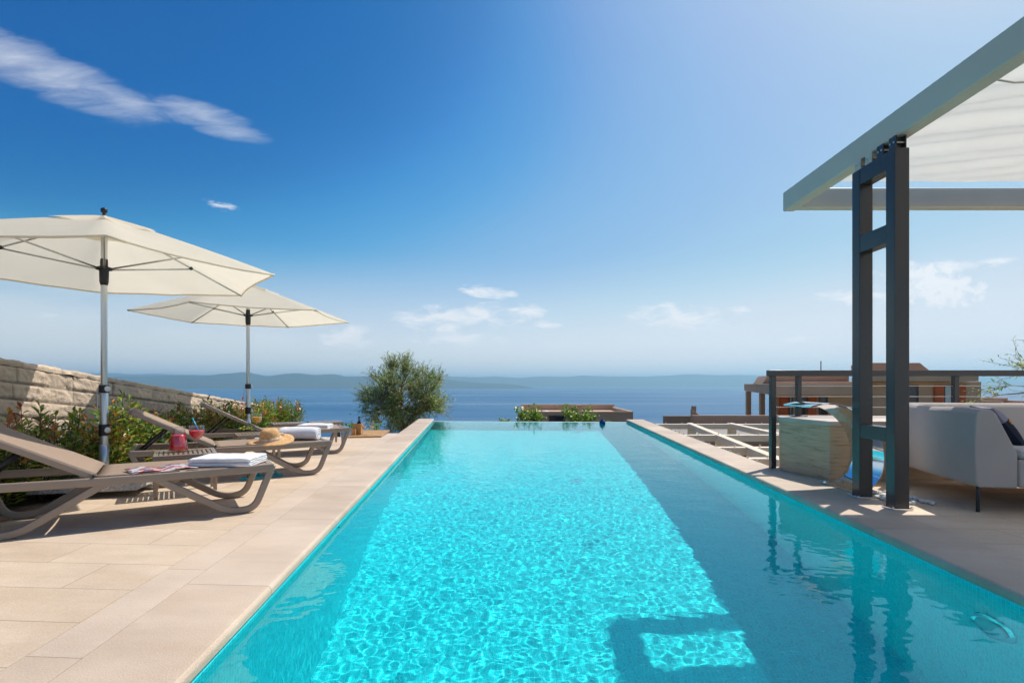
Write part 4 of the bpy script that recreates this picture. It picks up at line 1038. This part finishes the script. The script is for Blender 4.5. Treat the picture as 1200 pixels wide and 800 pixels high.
# ------------------------------------------------------------------ neighbours below: cream pergola grid, villas
def cream_grid():
    r = empty('concrete_pergola', 'cream concrete pergola grid below the right pool coping', 'pergola'); z = -.17
    mt = mat('cream_concrete', (.78, .66, .50), .8, var=.08, vscale=1.5, bump=.2, bscale=12)
    yb = [8.3, 9.75, 12.1, 15.4]
    for y in yb:
        b = MB(); b.box(xr(y)+.46, 9.5, y-.09, y+.09, z-.14, z); b.build('cross_beam', mt, r, bevel=.01)
    for x0, x1 in ((3.98, 5.1), (5.75, 6.25), (7.6, 7.7)):
        b = MB(); b.prism([(-.08, -.13), (.08, -.13), (.08, .012), (-.08, .012)], (x0, 8.0, z), (1, 0, 0), (0, 0, 1), (x1-x0, 7.7, 0)); b.build('long_beam', mt, r, bevel=.01)
    for x, y in ((4.32, 9.75), (4.62, 12.1), (5.07, 15.4), (5.95, 12.1), (6.2, 15.4), (5.8, 9.75)):
        b = MB(); b.box(x-.1, x+.1, y-.08, y+.08, -4.5, z-.141); b.build('column', mt, r, bevel=.01)
    b = MB()
    for y in yb:
        for i in range(14): x = xr(y)+.75+i*.45; b.tube([(x, y, z), (x, y, z+.04)], .014, 6)
    b.build('fixing_studs', mt, r)
    r2 = empty('lower_house', 'flat grey roofed house with red brown slats under the cream pergola grid', 'house')
    b = MB(); b.prism([(5.1, 19.2), (12.5, 19.2), (14, 25.5), (6.9, 25.5)], (0, 0, -7), (1, 0, 0), (0, 1, 0), (0, 0, 5.9)); b.build('wall', M['conc'], r2)
    b = MB(); b.prism([(5.0, 19.1), (12.6, 19.1), (14.1, 25.6), (6.8, 25.6)], (0, 0, -1.099), (1, 0, 0), (0, 1, 0), (0, 0, .1)); b.build('roof', mat('grey_roof', (.30, .26, .23), .8, var=.2, vscale=1.5), r2)
    for i in range(9):
        z = -1.2-.16*i; b = MB(); b.box(5.15, 12.4, 19.08, 19.19, z-.11, z); b.build('slat', M['tileroof'], r2)
cream_grid()
# studs along the outer coping edge (small caps of the fence fixing)
b = MB()
for i in range(24):
    y = 6.7+i*.33; x = xr(y)+.43; b.tube([(x, y, -.05), (x, y, .022)], .012, 6)
tag(b.build('edge_fixings', M['alu']), 'row of tiny metal caps along the outer pool coping', 'fixings')

def villa():
    r = empty('concrete_villa', 'brown rendered villa with orange red shutters beyond the railing', 'villa')
    X = lambda px, Y=30.: (px-600)/640*Y
    Z = lambda py, Y=30.: H-(py-450)/640*Y
    def hull(name, pts, z0, z1, mt, bev=.02):
        b = MB(); b.prism(pts, (0, 0, z0), (1, 0, 0), (0, 1, 0), (0, 0, z1-z0)); return b.build(name, M[mt], r, bevel=bev)
    # body, its left flank running away along the line of sight
    hull('wall', [(X(908), 30.2), (X(1150, 30.2), 30.2), (X(1150, 30.2)+1, 40), (X(912, 40), 40)], -7, Z(447), 'conc')
    hull('roof_slab', [(X(1000), 29.4), (X(1147, 29.4), 29.4), (X(1147, 29.4)+1.2, 40.2), (X(1000, 40), 40.2)], Z(446.8), Z(439.5), 'conc')
    # terrace roof whose left edge runs far back, on two slim columns
    hull('terrace_roof', [(X(872, 46), 46), (X(906, 27), 27), (X(1010, 27), 27), (X(1010, 46), 46)], .40, .97, 'conc')
    for px, Y in ((877, 42.), (893, 33.)):
        b = MB(); w_ = 2.7/640*Y; b.box(X(px, Y)-w_, X(px, Y)+w_, Y-.12, Y+.12, -3, .398); b.build('column', M['conc'], r, bevel=.02)
    b = MB(); Y = 33.; b.prism([(X(893, Y), Z(450, Y)), (X(900, Y), Z(440, Y)), (X(995, Y), Z(440, Y)), (X(995, Y), Z(450, Y))], (0, Y, 0), (1, 0, 0), (0, 0, 1), (1.2, 4, 0)); b.build('upper_storey', M['concd'], r, bevel=.02)
    b = MB(); Y = 32.; b.prism([(X(1015, Y), Z(436, Y)), (X(1015, Y), Z(425, Y)), (X(1078, Y), Z(425, Y)), (X(1090, Y), Z(434.5, Y)), (X(1090, Y), Z(436, Y))], (0, Y, 0), (1, 0, 0), (0, 0, 1), (1.6, 4, 0)); b.build('upper_roof', M['concd'], r, bevel=.02)
    b = MB(); b.tube([(X(973, 33.), 34, 1.3), (X(973, 33.), 34, Z(423, 34.))], .03, 6); b.build('antenna', M['post'], r)
    # parapets of the lower roof terrace
    Y = 26.; b = MB(); b.box(X(812, Y), X(1000, Y), Y, Y+.25, -7, Z(486.5, Y)); b.build('parapet', M['concd'], r, bevel=.02)
    Y = 33.; b = MB(); b.box(X(778, Y), X(811, Y), Y, Y+.25, -7, Z(487, Y)); b.build('parapet', M['concd'], r, bevel=.02)
    Y = 27.; b = MB(); b.prism([(X(811, Y), -7), (X(811, Y), Z(480, Y)), (X(820, Y), Z(486, Y)), (X(820, Y), -7)], (0, Y, 0), (1, 0, 0), (0, 0, 1), (0, .25, 0)); b.build('parapet', M['concd'], r, bevel=.02)
    Y = 28.; b = MB(); b.box(X(812, Y), X(816, Y), Y, Y+.25, -7, Z(475.5, Y)); b.build('chimney', M['concd'], r, bevel=.01)
    def window(x0, x1, t, bt, pane='pane'):
        fr = MB(); xa, xb, za, zb = X(x0), X(x1), Z(bt), Z(t); fw = .08; y = 30.2
        fr.box(xa, xb, y-.06, y-.001, zb-fw, zb); fr.box(xa, xb, y-.06, y-.001, za, za+fw); fr.box(xa, xa+fw, y-.06, y-.001, za+fw, zb-fw); fr.box(xb-fw, xb, y-.06, y-.001, za+fw, zb-fw)
        w_ = fr.build('window', M['post'], r)
        b = MB(); b.box(xa+fw, xb-fw, y-.03, y-.003, za+fw, zb-fw); b.build('pane', M[pane], w_)
    def shutter(x0, x1, t, bt):
        b = MB(); b.box(X(x0), X(x1), 30.1, 30.17, Z(bt), Z(t))
        for i in range(9): z = Z(bt)+(Z(t)-Z(bt))*(i+.5)/9; b.box(X(x0)+.05, X(x1)-.05, 30.08, 30.0999, z-.03, z+.03)
        b.build('shutter', M['shutter'], r)
    window(1062, 1079, 451, 478, 'darkpane'); shutter(1097, 1108, 451, 476); window(1108.5, 1125.5, 451, 476); shutter(1126, 1134, 451, 476)
    shutter(915, 925, 464, 490); window(926, 931, 464, 490); window(935, 947, 464, 490, 'darkpane'); shutter(948, 958, 464, 490); window(962, 972, 464, 490, 'darkpane')
villa()
def flat_house(name, label, x0, x1, y0, y1, zt, opening=None):
    r = empty(name, label, 'house')
    b = MB(); b.box(x0, x1, y0, y1, -16, zt-.25); b.build('wall', M['conc'], r, bevel=.02)
    b = MB(); w_ = .25
    b.box(x0-.002, x1+.002, y0-.003, y0+w_, zt-.249, zt); b.box(x0-.002, x1+.002, y1-w_, y1+.003, zt-.249, zt+.25); b.box(x0-.003, x0+w_, y0+w_, y1-w_, zt-.249, zt+.1); b.box(x1-w_, x1+.003, y0+w_, y1-w_, zt-.249, zt+.02)
    b.build('parapet', M['conc'], r, bevel=.02)
    if opening:
        a, c_, za, zb = opening; b = MB(); f_ = .08
        b.box(a, c_, y0-.05, y0-.004, zb-f_, zb); b.box(a, c_, y0-.05, y0-.004, za, za+f_); b.box(a, a+f_, y0-.05, y0-.004, za+f_, zb-f_); b.box(c_-f_, c_, y0-.05, y0-.004, za+f_, zb-f_)
        wdw = b.build('window', M['post'], r); b = MB(); b.box(a+f_, c_-f_, y0-.03, y0-.005, za+f_, zb-f_); b.build('pane', M['darkpane'], wdw)
    return r
k = 42/640
fh = flat_house('flat_roof_house', 'brown flat roofed house with a dark window beyond the pool rim', (612-600)*k, (742-600)*k, 42, 50, H-32*k, ((643-600)*k, (662.5-600)*k, H-50*k, H-36.5*k))
b = MB(); b.box((679-600)*k, (686-600)*k, 44, 44.6, H-32*k-.3, H-28*k+.15); b.build('chimney', M['concd'], fh, bevel=.02)
b = MB(); b.sphere(((641-600)*k, 43.2, H-32*k-.1), .25, 12, (1, 1, .5)); b.build('roof_dome', M['white'], fh, smooth=True)
flat_house('flat_roof_house', 'small brown flat roofed house seen past the sofa at far right', 40.5, 47, 45, 52, H-22*45/640)

# ------------------------------------------------------------------ air, light, sky, camera
hm = bpy.data.materials.new('sea_haze'); nt = nodes(hm); nt.nodes.clear(); o = nt.nodes.new('ShaderNodeOutputMaterial'); p = nt.nodes.new('ShaderNodeVolumePrincipled')
p.inputs['Density'].default_value = 6e-5; p.inputs['Color'].default_value = (.46, .79, 1, 1); p.inputs['Anisotropy'].default_value = .3; nt.links.new(p.outputs[0], o.inputs[1])
HX, ya, yb, za, zb = 8e4, -1.9e3, 5e4, -113.5, 560
b = MB(); b.box(-HX, HX, ya, yb, za, zb); hz = tag(b.build('haze', hm), 'thin bluish sea haze over the bay', 'haze', kind='stuff')

SUN_EL, SUN_AZ = R(54), R(48)
Ld = bpy.data.lights.new('sun', 'SUN'); Ld.energy = 3.2; Ld.angle = R(.5); Ld.color = (1, .95, .87); Ld.cycles.is_caustics_light = True
lo_ = bpy.data.objects.new('sun', Ld); COL.objects.link(lo_)
d = Vector((math.cos(SUN_EL)*math.sin(SUN_AZ), math.cos(SUN_EL)*math.cos(SUN_AZ), math.sin(SUN_EL))); lo_.rotation_euler = d.to_track_quat('Z', 'Y').to_euler(); lo_.location = d*60

W = bpy.data.worlds.new('World'); S.world = W; W.use_nodes = True; W.cycles.sampling_method = 'MANUAL'; W.cycles.sample_map_resolution = 512; nt = W.node_tree; N = nt.nodes; Lk = nt.links
sky = N.new('ShaderNodeTexSky'); sky.sky_type = 'NISHITA'; sky.sun_disc = False; sky.sun_elevation = SUN_EL; sky.sun_rotation = SUN_AZ
sky.altitude = 100; sky.air_density = 1.0; sky.dust_density = 1.4; sky.ozone_density = 3.4
pre = N.new('ShaderNodeVectorMath'); pre.operation = 'SCALE'; pre.inputs['Scale'].default_value = .11; Lk.new(sky.outputs[0], pre.inputs[0])
cvn = N.new('ShaderNodeRGBCurve'); cm = cvn.mapping; cm.use_clip = False; cm.extend = 'EXTRAPOLATED'
for k, pts in enumerate(([(0, 0), (.10, .004), (.163, .007), (.19, .016), (.24, .072), (.305, .215), (.345, .27), (.40, .34), (.475, .42), (.55, .54), (.7, .66), (3, 1.1)],
                         [(0, 0), (.15, .07), (.253, .125), (.30, .172), (.352, .29), (.45, .455), (.505, .50), (.62, .62), (.8, .71), (3, 1.1)],
                         [(0, 0), (.3, .27), (.447, .415), (.495, .46), (.584, .65), (.68, .74), (.8, .78), (1.0, .82), (3, 1.15)])):
    c_ = cm.curves[k]; c_.points[0].location = pts[0]; c_.points[1].location = pts[-1]
    for q in pts[1:-1]: c_.points.new(*q)
    for q in c_.points: q.handle_type = 'AUTO_CLAMPED'
cm.update(); Lk.new(pre.outputs[0], cvn.inputs['Color'])
hsv = N.new('ShaderNodeVectorMath'); hsv.operation = 'SCALE'; hsv.inputs['Scale'].default_value = 1/.11; Lk.new(cvn.outputs[0], hsv.inputs[0])
# clouds, placed by direction in the sky: a = x/y, b = z/y of the viewing direction
tc = N.new('ShaderNodeTexCoord'); sp = N.new('ShaderNodeSeparateXYZ'); Lk.new(tc.outputs['Generated'], sp.inputs[0])
def mth(op, a, b_=None, c_=None, clamp=False):
    m = N.new('ShaderNodeMath'); m.operation = op; m.use_clamp = clamp
    for i, q in enumerate((a, b_, c_)):
        if q is None: continue
        if isinstance(q, (int, float)): m.inputs[i].default_value = q
        else: Lk.new(q, m.inputs[i])
    return m.outputs[0]
ysafe = mth('MAXIMUM', sp.outputs[1], .02)
ca = mth('DIVIDE', sp.outputs[0], ysafe); cb = mth('DIVIDE', sp.outputs[2], ysafe)
cv = N.new('ShaderNodeCombineXYZ'); Lk.new(ca, cv.inputs[0]); Lk.new(cb, cv.inputs[1])
def nz(scale, det, rough, rot=0., off=0., dist=0.):
    mp = N.new('ShaderNodeMapping'); mp.inputs['Scale'].default_value = scale; mp.inputs['Rotation'].default_value = (0, 0, rot); mp.inputs['Location'].default_value = (off, off*.7, 0)
    Lk.new(cv.outputs[0], mp.inputs[0]); n_ = N.new('ShaderNodeTexNoise'); n_.inputs['Scale'].default_value = 1; n_.inputs['Detail'].default_value = det; n_.inputs['Roughness'].default_value = rough; n_.inputs['Distortion'].default_value = dist
    Lk.new(mp.outputs[0], n_.inputs['Vector']); return n_.outputs['Fac']
fam = {
    'streak': (nz((7, 34, 1), 7, .66, .36, 2.1, .6), 1.05, .75, .7),
    'wispy': (nz((17, 44, 1), 7, .66, .03, 5.3, .6), 2.1, 1.5, .92),
    'puffy': (nz((40, 52, 1), 7, .62, .0, 3.9, .3), 2.6, 1.6, 1.),
    'soft': (nz((4.5, 20, 1), 7, .6, .06, 7.7, .4), 1.5, .55, .48)}
CL = [  # photo x, y, half length, half width, tilt (down to the right), family, weight
    (28, 74, 190, 34, 23, 'streak', 1), (130, 112, 90, 18, 20, 'streak', .9), (243, 139, 84, 20, 18, 'streak', .9), (259, 239, 30, 9, 24, 'wispy', .34),
    (542, 371, 100, 21, -2, 'wispy', 1), (572, 341, 42, 11, 8, 'wispy', 1), (619, 366, 26, 12, 4, 'wispy', 1), (641, 380, 24, 6, 4, 'wispy', .9),
    (795, 371, 72, 19, 4, 'wispy', 1), (865, 364, 18, 7, 0, 'wispy', .8), (940, 396, 30, 6, -6, 'wispy', .8),
    (1106, 340, 58, 24, 0, 'puffy', 1.7), (1085, 318, 50, 11, -4, 'puffy', 1.3), (1020, 346, 90, 13, -4, 'wispy', 1), (1085, 318, 80, 18, -3, 'wispy', 1), (1150, 310, 50, 8, -8, 'wispy', .55), (1080, 408, 40, 5, 0, 'wispy', .7),
    (50, 368, 230, 58, 2, 'soft', 1), (120, 345, 200, 30, 6, 'soft', .9), (56, 372, 30, 12, 4, 'wispy', .5), (240, 396, 200, 20, 2, 'soft', 1), (400, 396, 60, 20, 4, 'wispy', .75),
    (720, 408, 360, 36, 1, 'soft', .9), (540, 398, 80, 12, 0, 'wispy', .7)]
mask = {}
for px, py, hl, hw, tilt, fm, wt in CL:
    mp = N.new('ShaderNodeMapping'); mp.vector_type = 'TEXTURE'; mp.inputs['Location'].default_value = ((px-600)/640, (450-py)/640, 0)
    mp.inputs['Rotation'].default_value = (0, 0, -R(tilt)); mp.inputs['Scale'].default_value = (hl/640, hw/640, 1); Lk.new(cv.outputs[0], mp.inputs[0])
    ln_ = N.new('ShaderNodeVectorMath'); ln_.operation = 'LENGTH'; Lk.new(mp.outputs[0], ln_.inputs[0])
    dn = mth('MULTIPLY_ADD', ln_.outputs['Value'], -wt, wt)
    mask[fm] = dn if fm not in mask else mth('MAXIMUM', mask[fm], dn)
tot = None
for fm, (nn, am, gain, op) in fam.items():
    m_ = mth('MAXIMUM', mask[fm], 0.)
    m_ = mth('POWER', m_, .7)
    e_ = mth('ADD', m_, mth('MULTIPLY', mth('SUBTRACT', nn, .585), am*1.6))
    e_ = mth('MULTIPLY', mth('MULTIPLY', e_, gain, None, True), mth('MULTIPLY', m_, 3., None, True))
    e_ = mth('MULTIPLY', e_, op)
    tot = e_ if tot is None else mth('MAXIMUM', tot, e_)
# pale band of air low over the horizon
hz_ = N.new('ShaderNodeMapRange'); hz_.interpolation_type = 'SMOOTHSTEP'; hz_.inputs['From Min'].default_value = -.02; hz_.inputs['From Max'].default_value = .24; hz_.inputs['To Min'].default_value = .92; hz_.inputs['To Max'].default_value = 0.
Lk.new(sp.outputs[2], hz_.inputs[0])
hmx = N.new('ShaderNodeMix'); hmx.data_type = 'RGBA'; Lk.new(hz_.outputs[0], hmx.inputs['Factor']); Lk.new(hsv.outputs[0], hmx.inputs['A']); hmx.inputs['B'].default_value = (7.9, 8.2, 8.6, 1)
front = mth('GREATER_THAN', sp.outputs[1], .03)
tot = mth('MULTIPLY', tot, front)
mx = N.new('ShaderNodeMix'); mx.data_type = 'RGBA'; Lk.new(tot, mx.inputs['Factor']); Lk.new(hmx.outputs['Result'], mx.inputs['A']); mx.inputs['B'].default_value = (8.0, 8.2, 8.5, 1)
bg = N['Background']; bg.inputs[1].default_value = .0765; Lk.new(mx.outputs['Result'], bg.inputs[0])

cam = bpy.data.cameras.new('camera'); co = bpy.data.objects.new('camera', cam); COL.objects.link(co); S.camera = co
co.location = (0, 0, H); co.rotation_euler = (math.pi/2, 0, 0); cam.lens = 19.2; cam.sensor_width = 36; cam.shift_y = 50/1200; cam.clip_start = .05; cam.clip_end = 3e5
S.view_settings.view_transform = 'Standard'; S.view_settings.look = 'None'; S.view_settings.gamma = 1; S.view_settings.use_curve_mapping = False
S.view_settings.exposure = .6
S.cycles.use_denoising = True
S.cycles.max_bounces = 10; S.cycles.transmission_bounces = 8; S.cycles.diffuse_bounces = 6; S.cycles.glossy_bounces = 5; S.cycles.transparent_max_bounces = 12
S.cycles.use_adaptive_sampling = True; S.cycles.adaptive_threshold = .03
S.cycles.sample_clamp_indirect = 6
